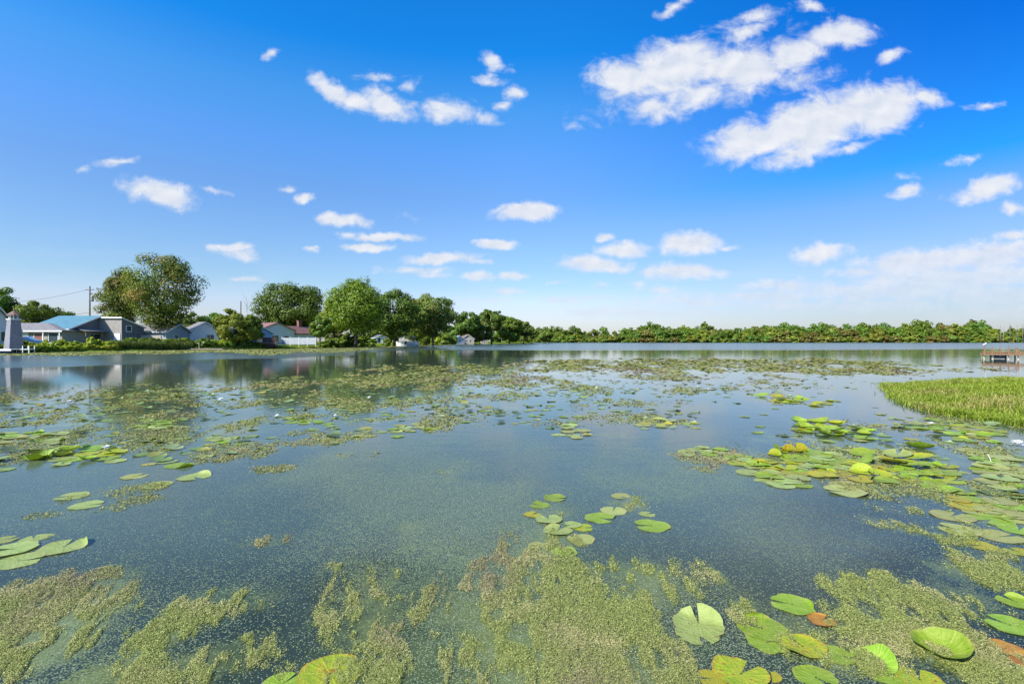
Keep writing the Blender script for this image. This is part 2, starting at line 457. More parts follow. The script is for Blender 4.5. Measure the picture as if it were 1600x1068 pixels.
# ---------------------------------------------------------------- water
BAND_X = [-400, 0, 150, 300, 450, 560, 640, 800, 1100, 1600, 2400]
BAND_Y = [576, 575, 570, 563, 559, 553, 548, 548, 545, 546, 546]
def water_material():
    m, N, out = new_mat('pond water')
    P = N.n('ShaderNodeNewGeometry').outputs['Position']
    at = N.n('ShaderNodeAttribute', attribute_name='ripple'); rip = at.outputs['Fac']
    ms = N.n('ShaderNodeAttribute', attribute_name='murk'); murk = ms.outputs['Fac']
    sp = N.n('ShaderNodeAttribute', attribute_name='speck'); spk = sp.outputs['Fac']
    body = N.mix(murk, (.020, .027, .010, 1), (.058, .086, .064, 1))
    # weed and algae hanging just under the surface: soft drifts, seen through the water
    fl = N.n('ShaderNodeAttribute', attribute_name='film').outputs['Fac']
    q = N.vec('MULTIPLY', P, (1.0, .62, 1))
    a1 = N.noise(q, 2.4, 8, .66, .5); a2 = N.noise(P, 26, 5, .7); a3 = N.noise(P, 95, 3, .65)
    dn = N.math('ADD', fl, N.math('MULTIPLY_ADD', a1, 1.9, -1.24))
    dn = N.math('ADD', dn, N.math('MULTIPLY', N.math('SUBTRACT', a2, .5), 1.1))
    dn = N.math('ADD', dn, N.math('MULTIPLY', N.math('SUBTRACT', a3, .5), 1.9))
    dens = N.rng(dn, .02, .38)
    acol = N.mix(N.rng(N.noise(q, 1.1, 5, .6), .38, .64), (.055, .075, .018, 1), (.19, .22, .05, 1))
    acol = N.mix(N.rng(N.noise(q, 3.3, 4, .6), .60, .74, 0, .6), acol, (.15, .12, .06, 1))
    body = N.mix(N.math('MULTIPLY', dens, .62), body, acol)
    # tiny duckweed and seed specks floating on the surface
    def dots(scale, thr):
        v = N.n('ShaderNodeTexVoronoi', feature='F1', voronoi_dimensions='2D'); N.put(v.inputs['Vector'], P); v.inputs['Scale'].default_value = scale
        sc = N.n('ShaderNodeSeparateColor'); N.put(sc.inputs[0], v.outputs['Color'])
        return N.math('MULTIPLY', N.math('LESS_THAN', v.outputs['Distance'], thr), N.math('LESS_THAN', sc.outputs[0], spk)), sc.outputs[1]
    d1, r1 = dots(120, .40)
    d2, r2 = dots(52, .2)
    dm = N.math('MAXIMUM', d1, d2)
    dcol = N.mix(r1, (.09, .125, .06, 1), (.23, .275, .165, 1))
    b = N.n('ShaderNodeBsdfPrincipled')
    N.put(b.inputs['Base Color'], body)
    b.inputs['IOR'].default_value = 1.345
    N.put(b.inputs['Roughness'], N.math('MULTIPLY_ADD', rip, .19, .045))
    # ripples
    n1 = N.noise(N.vec('MULTIPLY', P, (1.0, 1.6, 1)), 2.2, 3, .5, .3)
    n2 = N.noise(N.vec('MULTIPLY', P, (1.0, 1.5, 1)), 9, 3, .5, .2)
    h = N.math('ADD', N.math('MULTIPLY', n1, .03), N.math('MULTIPLY', n2, .006))
    bp = N.n('ShaderNodeBump'); bp.inputs['Distance'].default_value = 1.0
    N.put(bp.inputs['Strength'], N.math('MULTIPLY_ADD', rip, .10, .06)); N.put(bp.inputs['Height'], h)
    N.put(b.inputs['Normal'], bp.outputs[0])
    dd = N.n('ShaderNodeBsdfDiffuse'); N.put(dd.inputs[0], dcol)
    mx = N.n('ShaderNodeMixShader'); N.put(mx.inputs[0], dm)
    N.t.links.new(b.outputs[0], mx.inputs[1]); N.t.links.new(dd.outputs[0], mx.inputs[2])
    N.t.links.new(mx.outputs[0], out.inputs[0])
    return m


def ell_field(px, py, ells):
    """strength of a set of drifts of weed; each is given by where it lies (centre and reach)"""
    s = np.zeros_like(px)
    for (cx, cy, rx, ry, tl, st) in ells:
        c, n = math.cos(RAD(tl)), math.sin(RAD(tl))
        dx, dy = px - cx, py - cy
        u = (dx * c + dy * n) / rx; v = (-dx * n + dy * c) / ry
        s = np.maximum(s, st * (1.15 - np.sqrt(u * u + v * v)))
    return np.clip(s, 0, None)


MATS = [(-130, 960, 110, 50, -8, .9), (-190, 1040, 130, 40, -14, .8), (1730, 950, 130, 50, 12, .9), (1690, 860, 110, 30, 8, .8), (800, 1000, 330, 150, 8, 1.15), (900, 930, 210, 70, 0, 1.0), (690, 930, 130, 60, -10, .85), (1000, 900, 90, 36, 20, .75), (820, 870, 120, 60, -15, .7), (960, 1040, 180, 60, 0, 1.1), (640, 1050, 200, 40, 0, .9),
        (85, 950, 150, 52, -10, 1.15), (60, 1010, 150, 50, -16, 1.05), (340, 948, 110, 34, -12, 1.1), (270, 985, 110, 26, -24, .8), (330, 1040, 130, 40, -20, .9), (180, 1050, 120, 26, -14, .6), (170, 900, 60, 16, -12, .7),
        (520, 884, 26, 9, 0, .75), (430, 845, 80, 14, -8, .55), (640, 860, 30, 30, 60, .5), (640, 820, 30, 10, 0, .4), (620, 900, 40, 26, 45, .6),
        (1370, 920, 90, 30, 6, 1.1), (1470, 940, 150, 34, 14, .85), (1530, 890, 110, 34, 10, .75), (1480, 1000, 170, 46, 18, .95), (1380, 985, 120, 34, 18, .85), (1560, 1050, 80, 36, 16, .95), (1320, 1030, 130, 26, 12, .7), (1250, 1000, 90, 40, 20, .6),
        (1170, 960, 50, 26, 30, .7), (1400, 822, 70, 11, 10, .75), (1500, 832, 70, 26, 10, .95), (1440, 800, 90, 16, 8, .55), (1560, 800, 70, 40, 8, .8), (880, 800, 70, 24, 0, .5), (980, 790, 50, 20, 0, .6), (900, 845, 44, 18, 0, .6), (1560, 870, 60, 20, 8, .6),
        (1120, 900, 40, 12, 40, .4), (1060, 1020, 120, 50, 0, .9)]
MID = [(-150, 680, 130, 40, -4, .6), (-160, 625, 140, 16, 0, .6), (1700, 740, 110, 40, 6, .7), (60, 690, 130, 42, -6, .55), (240, 690, 120, 26, -8, .75), (380, 704, 90, 22, -10, .85), (420, 733, 44, 8, -6, .8), (360, 670, 120, 24, -6, .5), (130, 655, 190, 26, -2, .55), (500, 690, 110, 12, -6, .6), (470, 676, 60, 10, 0, .5), (540, 712, 60, 8, -4, .5), (700, 735, 24, 6, -4, .5), (720, 722, 20, 4, -4, .4),
       (250, 620, 170, 22, 0, .6), (620, 592, 180, 14, -2, .95), (520, 628, 130, 24, 0, .75), (640, 625, 130, 20, -4, .6), (690, 662, 110, 12, -6, .5), (600, 655, 120, 10, -4, .5), (830, 600, 200, 24, 0, .55), (760, 640, 160, 18, 0, .35), (880, 660, 110, 14, 0, .5), (1000, 655, 70, 12, 0, .6), (960, 630, 160, 12, 0, .4),
       (1110, 571, 340, 12, 0, 1.5), (1300, 577, 200, 10, 1, 1.3), (1060, 580, 160, 6, 0, .9), (900, 580, 170, 9, 0, .6), (1060, 588, 200, 10, 0, .5), (1200, 600, 160, 9, 0, .35), (1090, 612, 140, 10, 0, .4), (1480, 577, 120, 4, 0, .5), (700, 575, 160, 8, 0, .7), (420, 600, 90, 10, 0, .5),
       (1280, 705, 130, 36, 6, .6), (1420, 715, 130, 30, 6, .85), (1540, 700, 100, 40, 6, .75), (1440, 765, 140, 22, 8, .8), (1560, 770, 80, 40, 8, .9), (1180, 712, 70, 18, 4, .45), (1110, 715, 60, 12, 4, .55), (1370, 670, 130, 14, 4, .45), (1500, 660, 120, 8, 6, .7), (1240, 628, 70, 6, 6, .5), (1230, 745, 80, 16, 10, .5), (1350, 765, 80, 12, 10, .6),
       (170, 770, 90, 10, -8, .4), (120, 800, 80, 8, -6, .4), (225, 780, 40, 8, -4, .35), (960, 680, 40, 6, 0, .4), (1100, 735, 50, 8, 6, .35), (0, 620, 160, 18, 0, .5)]




def build_water():
    t = np.linspace(-1, 1, 430)
    xs = np.sinh(t * 7.4) / math.sinh(7.4) * 900
    ys = np.concatenate([np.linspace(-12, 1.0, 10, endpoint=False), np.geomspace(1.0, 700, 270)])
    XX, YY = np.meshgrid(xs, ys)
    nx, ny = len(xs), len(ys)
    V = np.stack([XX.ravel(), YY.ravel(), np.zeros(XX.size)], 1)
    i = np.arange(nx * ny).reshape(ny, nx)
    Fc = np.stack([i[:-1, :-1], i[:-1, 1:], i[1:, 1:], i[1:, :-1]], -1).reshape(-1, 4)
    me = np_mesh('water', V, Fc, water_material(), smooth=True)
    x, y = V[:, 0], np.maximum(V[:, 1], .5)
    px = CX + F * x / y; py = HY + CH * F / y
    lo = np.interp(px, BAND_X, BAND_Y)
    streak = fbm(x * .02, y * .09, 5, 4)
    edge = lo + (streak - .5) * 6
    rip = 1 - sstep(edge - 2.5, edge + 1.5, py)
    near = sstep(600, 820, py) * .9
    calm = sstep(.5, .75, fbm(x * .03, y * .22, 11, 4)) * .12
    rip = np.clip(np.maximum(rip * (.6 + .5 * streak), near + calm), 0, 1)
    murk = .35 + .65 * fbm(x * .5, y * .35, 21, 4)
    clear = ell_field(px, py, [(1500, 930, 170, 110, 20, .9), (1470, 880, 90, 50, 0, .9), (600, 930, 110, 70, 0, .8), (330, 1010, 120, 60, -20, .7), (1330, 800, 200, 50, 5, .5)])
    murk = np.clip(murk * (1 - .8 * sstep(800, 930, py)) - clear, 0, 1)
    patch = fbm(x * .9, y * .5, 31, 5)
    speck = (.16 + .75 * sstep(.32, .72, patch)) * sstep(625, 760, py)
    speck *= 1 - .75 * np.clip(ell_field(px, py, [(1340, 800, 190, 60, 5, 1), (1500, 930, 170, 100, 20, 1.0), (1150, 790, 90, 25, 0, .6)]), 0, 1)
    speck = np.clip(speck * .75 * (1 - .35 * sstep(840, 960, py)) + .05 * sstep(560, 620, py), 0, 1)
    film = np.maximum(np.minimum(ell_field(px, py, MATS), .66), np.minimum(ell_field(px, py, MID) * .9, .7))
    film = np.clip(film + .06 + .16 * (fbm(x * .8, y * .5, 61, 4) - .4) * 2 * sstep(600, 720, py), 0, 1) * sstep(560, 580, py)
    for n, a in (('film', film), ('ripple', rip), ('murk', murk), ('speck', speck)):
        at = me.attributes.new(n, 'FLOAT', 'POINT'); at.data.foreach_set('value', a.astype(np.float32))
    tag(link('water', me), kind='structure')
build_water()

# ---------------------------------------------------------------- materials of the built things
M.update(
    shingle_grey=paint('grey shingles', (.20, .19, .19), .85, .16, 3, .02, 40, (2, 6, .03)),
    shingle_dark=paint('dark shingles', (.12, .12, .125), .85, .15, 3, .02, 40, (2, 6, .03)),
    shingle_maroon=paint('maroon shingles', (.17, .085, .08), .8, .16, 3, .02, 40, (2, 6, .03)),
    roof_red=paint('muted red roof', (.23, .115, .10), .7, .12, 2), fascia_pink=paint('faded red trim', (.42, .22, .20), .6, .06),
    roof_brown=paint('brown shingles', (.17, .10, .075), .85, .15, 3),
    roof_blue=paint('blue roof metal', (.095, .215, .26), .55, .07, 1.2, spec=.3),
    siding_slate=paint('slate siding', (.155, .165, .19), .7, .08, 2, .004, 30, (2, 6, .015)),
    siding_tan=paint('greige siding', (.34, .31, .27), .75, .08, 2, .004, 30, (2, 5, .015)),
    siding_white=paint('white siding', (.72, .73, .75), .6, .05, 2, .003, 30, (2, 6, .012)),
    siding_grey=paint('pale grey siding', (.42, .45, .47), .7, .07, 2, .003, 30, (2, 6, .012)),
    siding_blue=paint('light blue siding', (.24, .46, .68), .65, .06, 2, .003, 30, (2, 6, .012)),
    shake=paint('weathered shakes', (.24, .24, .27), .85, .18, 9, .02, 25, (2, 2.4, .05)),
    trim=paint('white trim', (.78, .78, .77), .5, .04),
    wood=paint('weathered deck wood', (.21, .12, .06), .75, .18, 7, .01, 40),
    wood_pale=paint('bleached timber', (.44, .38, .30), .8, .14, 7, .01, 40),
    wood_grey=paint('grey pole wood', (.17, .14, .115), .85, .16, 5, .01, 30),
    steel=paint('grey steel', (.28, .30, .32), .45, .1, metal=.4),
    dark=paint('dark opening', (.03, .03, .035), .6, .1),
    navy=paint('navy hull', (.02, .035, .09), .35, .1),
    brick=paint('red brick', (.24, .11, .085), .85, .2, 12),
    redwood=paint('dark red boards', (.055, .02, .018), .7, .15),
    copper=paint('rusty copper roof', (.21, .125, .09), .6, .2, 8),
    aluminium=paint('pale dock decking', (.62, .64, .64), .5, .06),
    carblue=paint('pale blue car paint', (.42, .54, .66), .25, .03, spec=.6),
    tyre=paint('tyre rubber', (.03, .03, .03), .8),
    feather=paint('white feathers', (.80, .80, .78), .7, .04),
    wing=paint('grey feathers', (.33, .34, .36), .7, .08),
    beak=paint('yellow beak', (.55, .33, .05), .5, .05),
)
def glass_mat(name, col):
    m, N, out = new_mat(name)
    b = N.n('ShaderNodeBsdfPrincipled'); tc = N.n('ShaderNodeTexCoord')
    N.put(b.inputs['Base Color'], N.mix(N.noise(tc.outputs['Object'], 1.5, 2), c4(col), c4(tuple(c * 2.2 for c in col))))
    b.inputs['Roughness'].default_value = .06; b.inputs['Specular IOR Level'].default_value = .8
    N.t.links.new(b.outputs[0], out.inputs[0])
    return m
M['glass'] = glass_mat('window glass', (.03, .045, .05))
M['bark'] = paint('bark', (.10, .08, .06), .9, .25, 4, .03, 18)
M['bark_pale'] = paint('bare grey bark', (.26, .245, .225), .9, .2, 4)

GZ = .8                                           # height of the house plots above the water


def window(parent, face, w, l, u, z, ww, hh, name='window', frame='trim', pane='glass'):
    """a framed opening on the front (-y), left (-x) or right (+x) wall; the pane sits back inside the frame"""
    def pl(a, b, c, d, y0, y1):
        if face == 'front': return (a, b, -y1, -y0, c, d)
        if face == 'left': return (-w / 2 - y1, -w / 2 - y0, l / 2 - b, l / 2 - a, c, d)
        return (w / 2 + y0, w / 2 + y1, l / 2 + a, l / 2 + b, c, d)
    t = .09
    f = MB()
    for a, b, c, d in ((u - ww / 2, u + ww / 2, z + hh, z + hh + t), (u - ww / 2, u + ww / 2, z - t, z),
                       (u - ww / 2 - t, u - ww / 2, z - t, z + hh + t), (u + ww / 2, u + ww / 2 + t, z - t, z + hh + t)):
        f.box(*pl(a, b, c, d, -.01, .07))
    if ww > 1.0: f.box(*pl(u - .03, u + .03, z, z + hh, -.01, .06))
    wo = f.obj(name, M[frame], parent)
    p = MB(); p.box(*pl(u - ww / 2, u + ww / 2, z, z + hh, -.01, .03)); p.obj('pane', M[pane], wo)
    return wo


def gable_house(name, label, X, Y, rot, w, l, eave, ridge, wall, roof, wins=(), fascia='trim', over=.35, group=None, ribs=False, z0=None, doors=()):
    """X, Y: middle of the gable front; the front looks along local -y, the house runs back along +y"""
    e = tag(link(name, None), label, 'house', group)
    e.location = (X, Y, GZ if z0 is None else z0); e.rotation_euler = (0, 0, RAD(rot))
    h = w / 2
    b = MB()
    b.add([(-h, 0, -.5), (h, 0, -.5), (h, 0, eave), (0, 0, ridge), (-h, 0, eave), (-h, l, -.5), (h, l, -.5), (h, l, eave), (0, l, ridge), (-h, l, eave)],
          [(0, 1, 2, 3, 4), (9, 8, 7, 6, 5), (0, 5, 6, 1), (1, 6, 7, 2), (4, 9, 5, 0), (2, 7, 8, 3), (3, 8, 9, 4)])
    b.obj('wall', M[wall], e)
    s = (ridge - eave) / h
    zo = eave - s * over
    r = MB()
    for sg in (-1, 1):
        q = [(sg * (h + over), -over, zo + .02), (0, -over, ridge + .02), (0, l + over, ridge + .02), (sg * (h + over), l + over, zo + .02)]
        if sg > 0: q = [q[1], q[0], q[3], q[2]]
        r.slab(q, .14)
        if ribs:
            yy = 0.0
            while yy < l:
                r.slab([(sg * (h + over), yy, zo + .165), (0, yy, ridge + .165), (0, yy + .05, ridge + .165), (sg * (h + over), yy + .05, zo + .165)][::sg], .035)
                yy += .5
    ro = r.obj('roof', M[roof], e)
    fa = MB()
    for sg in (-1, 1):
        q = [(sg * (h + over), -over - .03, zo - .06), (0, -over - .03, ridge - .06), (0, -over - .03, ridge + .17), (sg * (h + over), -over - .03, zo + .17)]
        if sg < 0: q = q[::-1]
        fa.slab(q, .03)
    fa.box(-h - over - .04, -h - over - .005, -over, l + over, zo - .05, zo + .12)
    fa.box(h + over + .005, h + over + .04, -over, l + over, zo - .05, zo + .12)
    fa.obj('fascia', M[fascia], e)
    for wd in wins: window(e, wd[0], w, l, *wd[1:])
    for (face, u, ww, hh, mt) in doors: window(e, face, w, l, u, .1, ww, hh, 'door', 'trim', mt)
    return e, ro


def rot_offset(e, x, y): return e.matrix_basis @ Vector((x, y, 0))

# white house cut by the left edge of the view
gable_house('white_house', 'white gabled house behind the little lighthouse, at the left edge', -70.2, 69.5, 90, 6.4, 9, 2.4, 5.6, 'siding_white', 'shingle_grey',
            [('front', -1.2, .7, 1.6, 1.3), ('front', 1.4, .7, 1.2, 1.3), ('left', 2.8, .5, 1.8, 1.5)])
# blue-roofed cottage, gable to the lake
bh, _ = gable_house('blue_roof_house', 'slate grey house with bright blue metal roof and porch awning', -69.3, 86, 90, 12, 6.4, 2.65, 4.85, 'siding_slate', 'roof_blue',
                    [('front', -1.2, .75, 3.0, 1.15), ('front', 1.6, .75, 1.3, 1.1), ('left', .6, .7, 2.2, 1.3)], ribs=True, doors=[('front', -4.2, 1.0, 2.0, 'trim')])
a = MB(); a.slab([(-4.9, -1.7, 2.25), (4.0, -1.7, 2.25), (4.0, -.02, 2.75), (-4.9, -.02, 2.75)], .08)
for q in (-4.7, -1.5, 3.7): a.box(q, q + .1, -1.65, -1.55, 0, 2.25)
a.obj('porch_awning', M['shingle_grey'], bh)
# long low wing house
e = tag(link('long_house', None), 'long low house with hipped grey shingle roof left of the blue roof', 'house'); e.location = (-68.9, 78.4, GZ)
b = MB(); b.box(-16, 0, 0, 5.4, -.5, 2.3); b.obj('wall', M['siding_tan'], e)
b = MB(); b.slab([(-16.3, -.5, 2.25), (.4, -.5, 2.25), (-4.6, 2.7, 3.5), (-16.3, 2.7, 3.5)], .12); b.slab([(-16.3, 2.7, 3.5), (-4.6, 2.7, 3.5), (.4, 5.9, 2.25), (-16.3, 5.9, 2.25)], .12)
b.add([(.4, -.5, 2.25), (.4, 5.9, 2.25), (-4.6, 2.7, 3.5), (.4, -.5, 2.372), (.4, 5.9, 2.372), (-4.6, 2.7, 3.622)], [(3, 4, 5), (0, 2, 1), (0, 1, 4, 3)])
b.obj('roof', M['shingle_grey'], e)
b = MB(); b.box(-16.3, .44, -.56, -.51, 2.14, 2.36); b.obj('gutter', M['trim'], e)
def flat_opening(parent, x0, x1, z0, z1, name, pm):
    f = MB(); t = .09
    for q in ((x0 - t, x0, z0 - t, z1 + t), (x1, x1 + t, z0 - t, z1 + t), (x0, x1, z1, z1 + t), (x0, x1, z0 - t, z0)): f.box(q[0], q[1], -.07, .01, q[2], q[3])
    w_ = f.obj(name, M['trim'], parent); f = MB(); f.box(x0, x1, -.03, .01, z0, z1); f.obj('pane', M[pm], w_)
flat_opening(e, -12.4, -11.1, .8, 1.9, 'window', 'glass'); flat_opening(e, -10.2, -9.2, .1, 1.95, 'door', 'dark'); flat_opening(e, -8.4, -7.0, .8, 1.9, 'window', 'glass')
flat_opening(e, -6.2, -5.2, .1, 1.95, 'door', 'trim'); flat_opening(e, -4.2, -3.0, .1, 1.9, 'door', 'brick'); flat_opening(e, -2.0, -.6, .5, 1.95, 'window', 'glass')
for q in (-15, -11, -6.7, -2.6, -.1):
    b = MB(); b.box(q, q + .11, -.45, -.34, -.4, 2.2); b.obj('veranda_post', M['trim'], e)
gable_house('grey_roof_house', 'grey roofed house rising behind the blue roof house', -86.5, 108, 60, 9, 13, 3.4, 5.6, 'siding_grey', 'shingle_dark', [('front', -1, 1.0, 1.4, 1.2)])
# box addition with lean-to roof
e = tag(link('lean_to_building', None), 'greige and slate box building with lean-to roof beside the blue roof', 'building')
e.location = (-65.6, 86, GZ)
b = MB(); b.add([(-3.7, 0, -.4), (0, 0, -.4), (0, 5.2, -.4), (-3.7, 5.2, -.4), (-3.7, 0, 4.5), (0, 0, 4.5), (0, 5.2, 3.05), (-3.7, 5.2, 3.05)],
                [(0, 3, 2, 1), (4, 5, 6, 7), (0, 1, 5, 4), (2, 3, 7, 6), (3, 0, 4, 7)]); b.obj('tan_wall', M['siding_tan'], e)
b = MB(); b.box(.003, .06, 0, 5.2, -.4, 3.0); b.add([(.003, 0, 3.002), (.06, 0, 3.002), (.06, 5.2, 3.002), (.003, 5.2, 3.002), (.003, 0, 4.5), (.06, 0, 4.5), (.06, 5.2, 3.05), (.003, 5.2, 3.05)],
    [(0, 3, 2, 1), (4, 5, 6, 7), (0, 1, 5, 4), (1, 2, 6, 5), (2, 3, 7, 6), (3, 0, 4, 7)]); b.obj('slate_wall', M['siding_slate'], e)
b = MB(); b.slab([(-3.9, -.3, 4.6), (.25, -.3, 4.6), (.25, 5.5, 2.99), (-3.9, 5.5, 2.99)], .16); b.obj('roof', M['trim'], e)
f = MB(); f.box(.06, .13, .9, 1.0, 2.3, 3.4); f.box(.06, .13, 2.1, 2.2, 2.3, 3.4); f.box(.06, .13, 1.0, 2.1, 2.3, 2.4); f.box(.06, .13, 1.0, 2.1, 3.3, 3.4)
wo = f.obj('window', M['trim'], e); f = MB(); f.box(.06, .09, 1.0, 2.1, 2.4, 3.3); f.obj('pane', M['glass'], wo)
f = MB(); f.box(-1.2, -.2, -.07, -.003, -.1, 2.0); f.obj('door', M['trim'], e)
# shed, fence, white house, blue house, red-trimmed house
gable_house('garden_shed', 'low shed with brown-grey shingle roof behind the board fence', -62.1, 95.4, 90, 6.6, 6.5, 2.45, 3.85, 'siding_grey', 'shingle_grey', [('front', -.8, .9, 1.0, .9)])
gable_house('white_gable_house', 'white house with pale gable between the shed and the willow', X_at(320, 110), 110, 62, 7.6, 9, 2.9, 4.75, 'siding_white', 'shingle_grey',
            [('front', 1.2, .8, 1.5, 1.3), ('left', 0, .8, 1.5, 1.3)])
gable_house('blue_house', 'light blue house half hidden behind the drooping tree', X_at(404, 104), 104, 62, 6.2, 8, 2.4, 3.9, 'siding_blue', 'shingle_grey', [('front', .5, .7, 1.1, 1.1)])
rh, rr = gable_house('red_trim_house', 'white house with red edged gable roof and brick chimney', X_at(433, 116), 116, 52, 8.2, 12, 3.2, 4.85, 'siding_white', 'roof_red',
                     [('front', -.6, .7, 1.8, 1.3), ('front', 2.2, .7, 1.0, 1.2)], fascia='fascia_pink')
wg = MB(); wg.box(3.5, 10.5, 1.2, 6.8, -.4, 2.5); wg.obj('wing', M['siding_white'], rh)
wr = MB(); wr.slab([(3.2, .8, 2.4), (10.9, .8, 2.4), (10.9, 4, 4.25), (3.2, 4, 4.25)], .14); wr.slab([(3.2, 4, 4.25), (10.9, 4, 4.25), (10.9, 7.2, 2.4), (3.2, 7.2, 2.4)], .14)
wr.obj('wing_roof', M['shingle_maroon'], rh)
ch = MB(); ch.box(7.2, 8.0, 3.6, 4.4, 3.4, 5.6); ch.box(7.12, 8.08, 3.52, 4.48, 5.6, 5.75); ch.obj('chimney', M['brick'], rh)
gable_house('cottage', 'small white cottage in the shade under the tall trees', X_at(596, 186), 186, 30, 4.2, 5, 2.0, 3.0, 'siding_white', 'shingle_dark', [('front', .8, .6, .8, 1.0)], doors=[('front', -.8, .9, 1.8, 'navy')])
gable_house('far_blue_roof_house', 'far cottage with blue roof at the water edge', X_at(718, 246), 246, 35, 5.6, 6, 2.0, 3.4, 'siding_grey', 'roof_blue', [('front', 0, .7, 1.2, 1.0)], z0=.6)
gable_house('brown_roof_house', 'far brown roofed house beside the distant blue roof', X_at(731, 252), 252, 20, 6.4, 7, 2.1, 4.2, 'wood_pale', 'roof_brown', [('front', -1, .6, 1.2, 1.1), ('front', 1.3, .6, 1.0, 1.1)], z0=.6)
gable_house('boat_shed', 'tiny tan shed on the far bank below the pale bushes', X_at(757, 290), 290, 15, 3.6, 4, 1.8, 2.6, 'siding_tan', 'roof_brown', [('front', 0, .6, 1.0, .8)], z0=.3)

# board fence by the shed: each board a piece
e = tag(link('board_fence', None), 'weathered board fence in front of the low shed', 'fence'); e.location = (-64.9, 89.6, GZ - .1)
bm_ = None
for i in range(24):
    if bm_ is None:
        b = MB(); b.box(0, .125, -.012, .012, 0, 1.75); b.add([(0, -.012, 1.752), (.125, -.012, 1.752), (.125, .012, 1.752), (0, .012, 1.752), (.0625, 0, 1.84)], [(0, 1, 4), (1, 2, 4), (2, 3, 4), (3, 0, 4), (0, 3, 2, 1)])
        bm_ = b.mesh('board', M['wood_pale'])
    link('board', bm_, e, (i * .145, -.03, .05 + random.Random(i).uniform(-.03, .03)))
b = MB(); b.box(0, 3.5, -.016, .03, .35, .45); b.box(0, 3.5, -.016, .03, 1.35, 1.45); b.obj('rail', M['wood_pale'], e)
for q in (0, 1.7, 3.4): b = MB(); b.box(q, q + .1, .032, .13, -.3, 1.8); b.obj('post', M['wood_pale'], e)

# white panel fence in front of the red-trimmed house
e = tag(link('panel_fence', None), 'white panel fence with thin posts before the maroon roof', 'fence'); e.location = (X_at(440, 108), 108, GZ - .1); e.rotation_euler = (0, 0, RAD(4))
for i in range(4):
    b = MB(); b.box(i * 1.75 + .1, i * 1.75 + 1.72, -.03, .03, .15, 1.55); b.obj('panel', M['siding_grey'], e)
for i in range(5):
    b = MB(); b.box(i * 1.75, i * 1.75 + .08, -.05, .05, -.3, 1.75); b.obj('post', M['trim'], e)

# raised deck with dark red boards by the blue house
e = tag(link('raised_deck', None), 'raised deck with black rails and dark red boards by the blue house', 'deck'); e.location = (X_at(399, 100), 100, GZ - .2)
b = MB(); b.box(0, 4.2, 0, 2.5, .5, .62); b.obj('floor_boards', M['wood'], e)
for q in (0, 1.4, 2.75, 4.1):
    b = MB(); b.box(q, q + .1, -.05, .05, -.3, 1.65); b.obj('post', M['dark'], e)
b = MB(); b.box(0, 4.2, -.04, .04, 1.56, 1.66); b.box(0, 4.2, -.04, .04, .66, .74); b.obj('rail', M['dark'], e)
b = MB(); b.box(.12, 1.36, -.02, .02, .76, 1.5); b.obj('white_panel', M['trim'], e)
for i in range(16):
    b = MB(); b.box(1.55 + i * .163, 1.68 + i * .163, -.02, .02, .74, 1.55); b.obj('red_board', M['redwood'], e)
b = MB(); b.box(0, 4.2, -.02, .02, -.1, .48); b.obj('skirt', M['redwood'], e)

# ornamental lighthouse
e = tag(link('lighthouse', None), 'small ornamental lighthouse clad in grey shakes with copper cap', 'lighthouse'); e.location = (X_at(21.5, 64.5), 64.5, .25); e.rotation_euler = (0, 0, RAD(66))
def frustum(mb, r0, r1, z0, z1, n=4, a0=45, m=0):
    vs = [(r * math.cos(RAD(a0 + 360 * k / n)), r * math.sin(RAD(a0 + 360 * k / n)), z) for r, z in ((r0, z0), (r1, z1)) for k in range(n)]
    mb.add(vs, [tuple(reversed(range(n))), tuple(range(n, 2 * n))] + [(k, (k + 1) % n, n + (k + 1) % n, n + k) for k in range(n)], m)
b = MB(); zz = -.4; nrow = 19
for k in range(nrow):                                         # courses of shakes, each lapping the one below
    t0, t1 = k / nrow, (k + 1) / nrow
    r0 = 1.06 + (.66 - 1.06) * t0; r1 = 1.06 + (.66 - 1.06) * t1
    frustum(b, r0 + .025, r1 + .004, zz + t0 * 4.35 + (.002 if k else 0), zz + t1 * 4.35)
b.obj('tower', M['shake'], e)
b = MB(); frustum(b, .78, .78, 3.955, 4.06); b.obj('gallery', M['trim'], e)
b = MB(); frustum(b, .44, .44, 4.065, 4.5, 8, 22.5); b.obj('lantern', M['glass'], e)
b = MB()
for k in range(8): q = RAD(22.5 + 45 * k); b.box(.44 * math.cos(q) - .03, .44 * math.cos(q) + .03, .44 * math.sin(q) - .03, .44 * math.sin(q) + .03, 4.065, 4.52)
b.obj('lantern_frame', M['trim'], e)
b = MB(); frustum(b, .74, .06, 4.525, 5.1, 8, 22.5); b.obj('roof', M['copper'], e)
b = MB(); b.lathe([(.05, 5.05), (.05, 5.2), (.1, 5.27), (.05, 5.35), (.02, 5.6)], 8); b.obj('finial', M['copper'], e)

# floating dock in front of it
e = tag(link('floating_dock', None), 'white decked floating dock with dark blue floats below the lighthouse', 'dock'); e.location = (X_at(-60, 61.5), 61.5, 0)
L1 = X_at(29, 61.5) - X_at(-60, 61.5)
for i in range(11):
    b = MB(); b.box(i * L1 / 11 + .01, (i + 1) * L1 / 11 - .01, -.9, .9, .5, .58); b.obj('deck_board', M['aluminium'], e)
b = MB(); b.box(0, L1, -.94, -.9, .36, .56); b.box(0, L1, .9, .94, .36, .56); b.obj('rim', M['aluminium'], e)
for q in (0.3, 2.6, 4.7):
    b = MB(); b.tube([(q, -.45, .17), (q + 1.8, -.45, .17)], .3, 10); b.obj('float', M['navy'], e)
    b = MB(); b.tube([(q, .45, .17), (q + 1.8, .45, .17)], .3, 10); b.obj('float', M['navy'], e)
e = tag(link('gangway', None), 'narrow white gangway with posts beside the floating dock', 'gangway'); e.location = (X_at(29.6, 62), 62, 0)
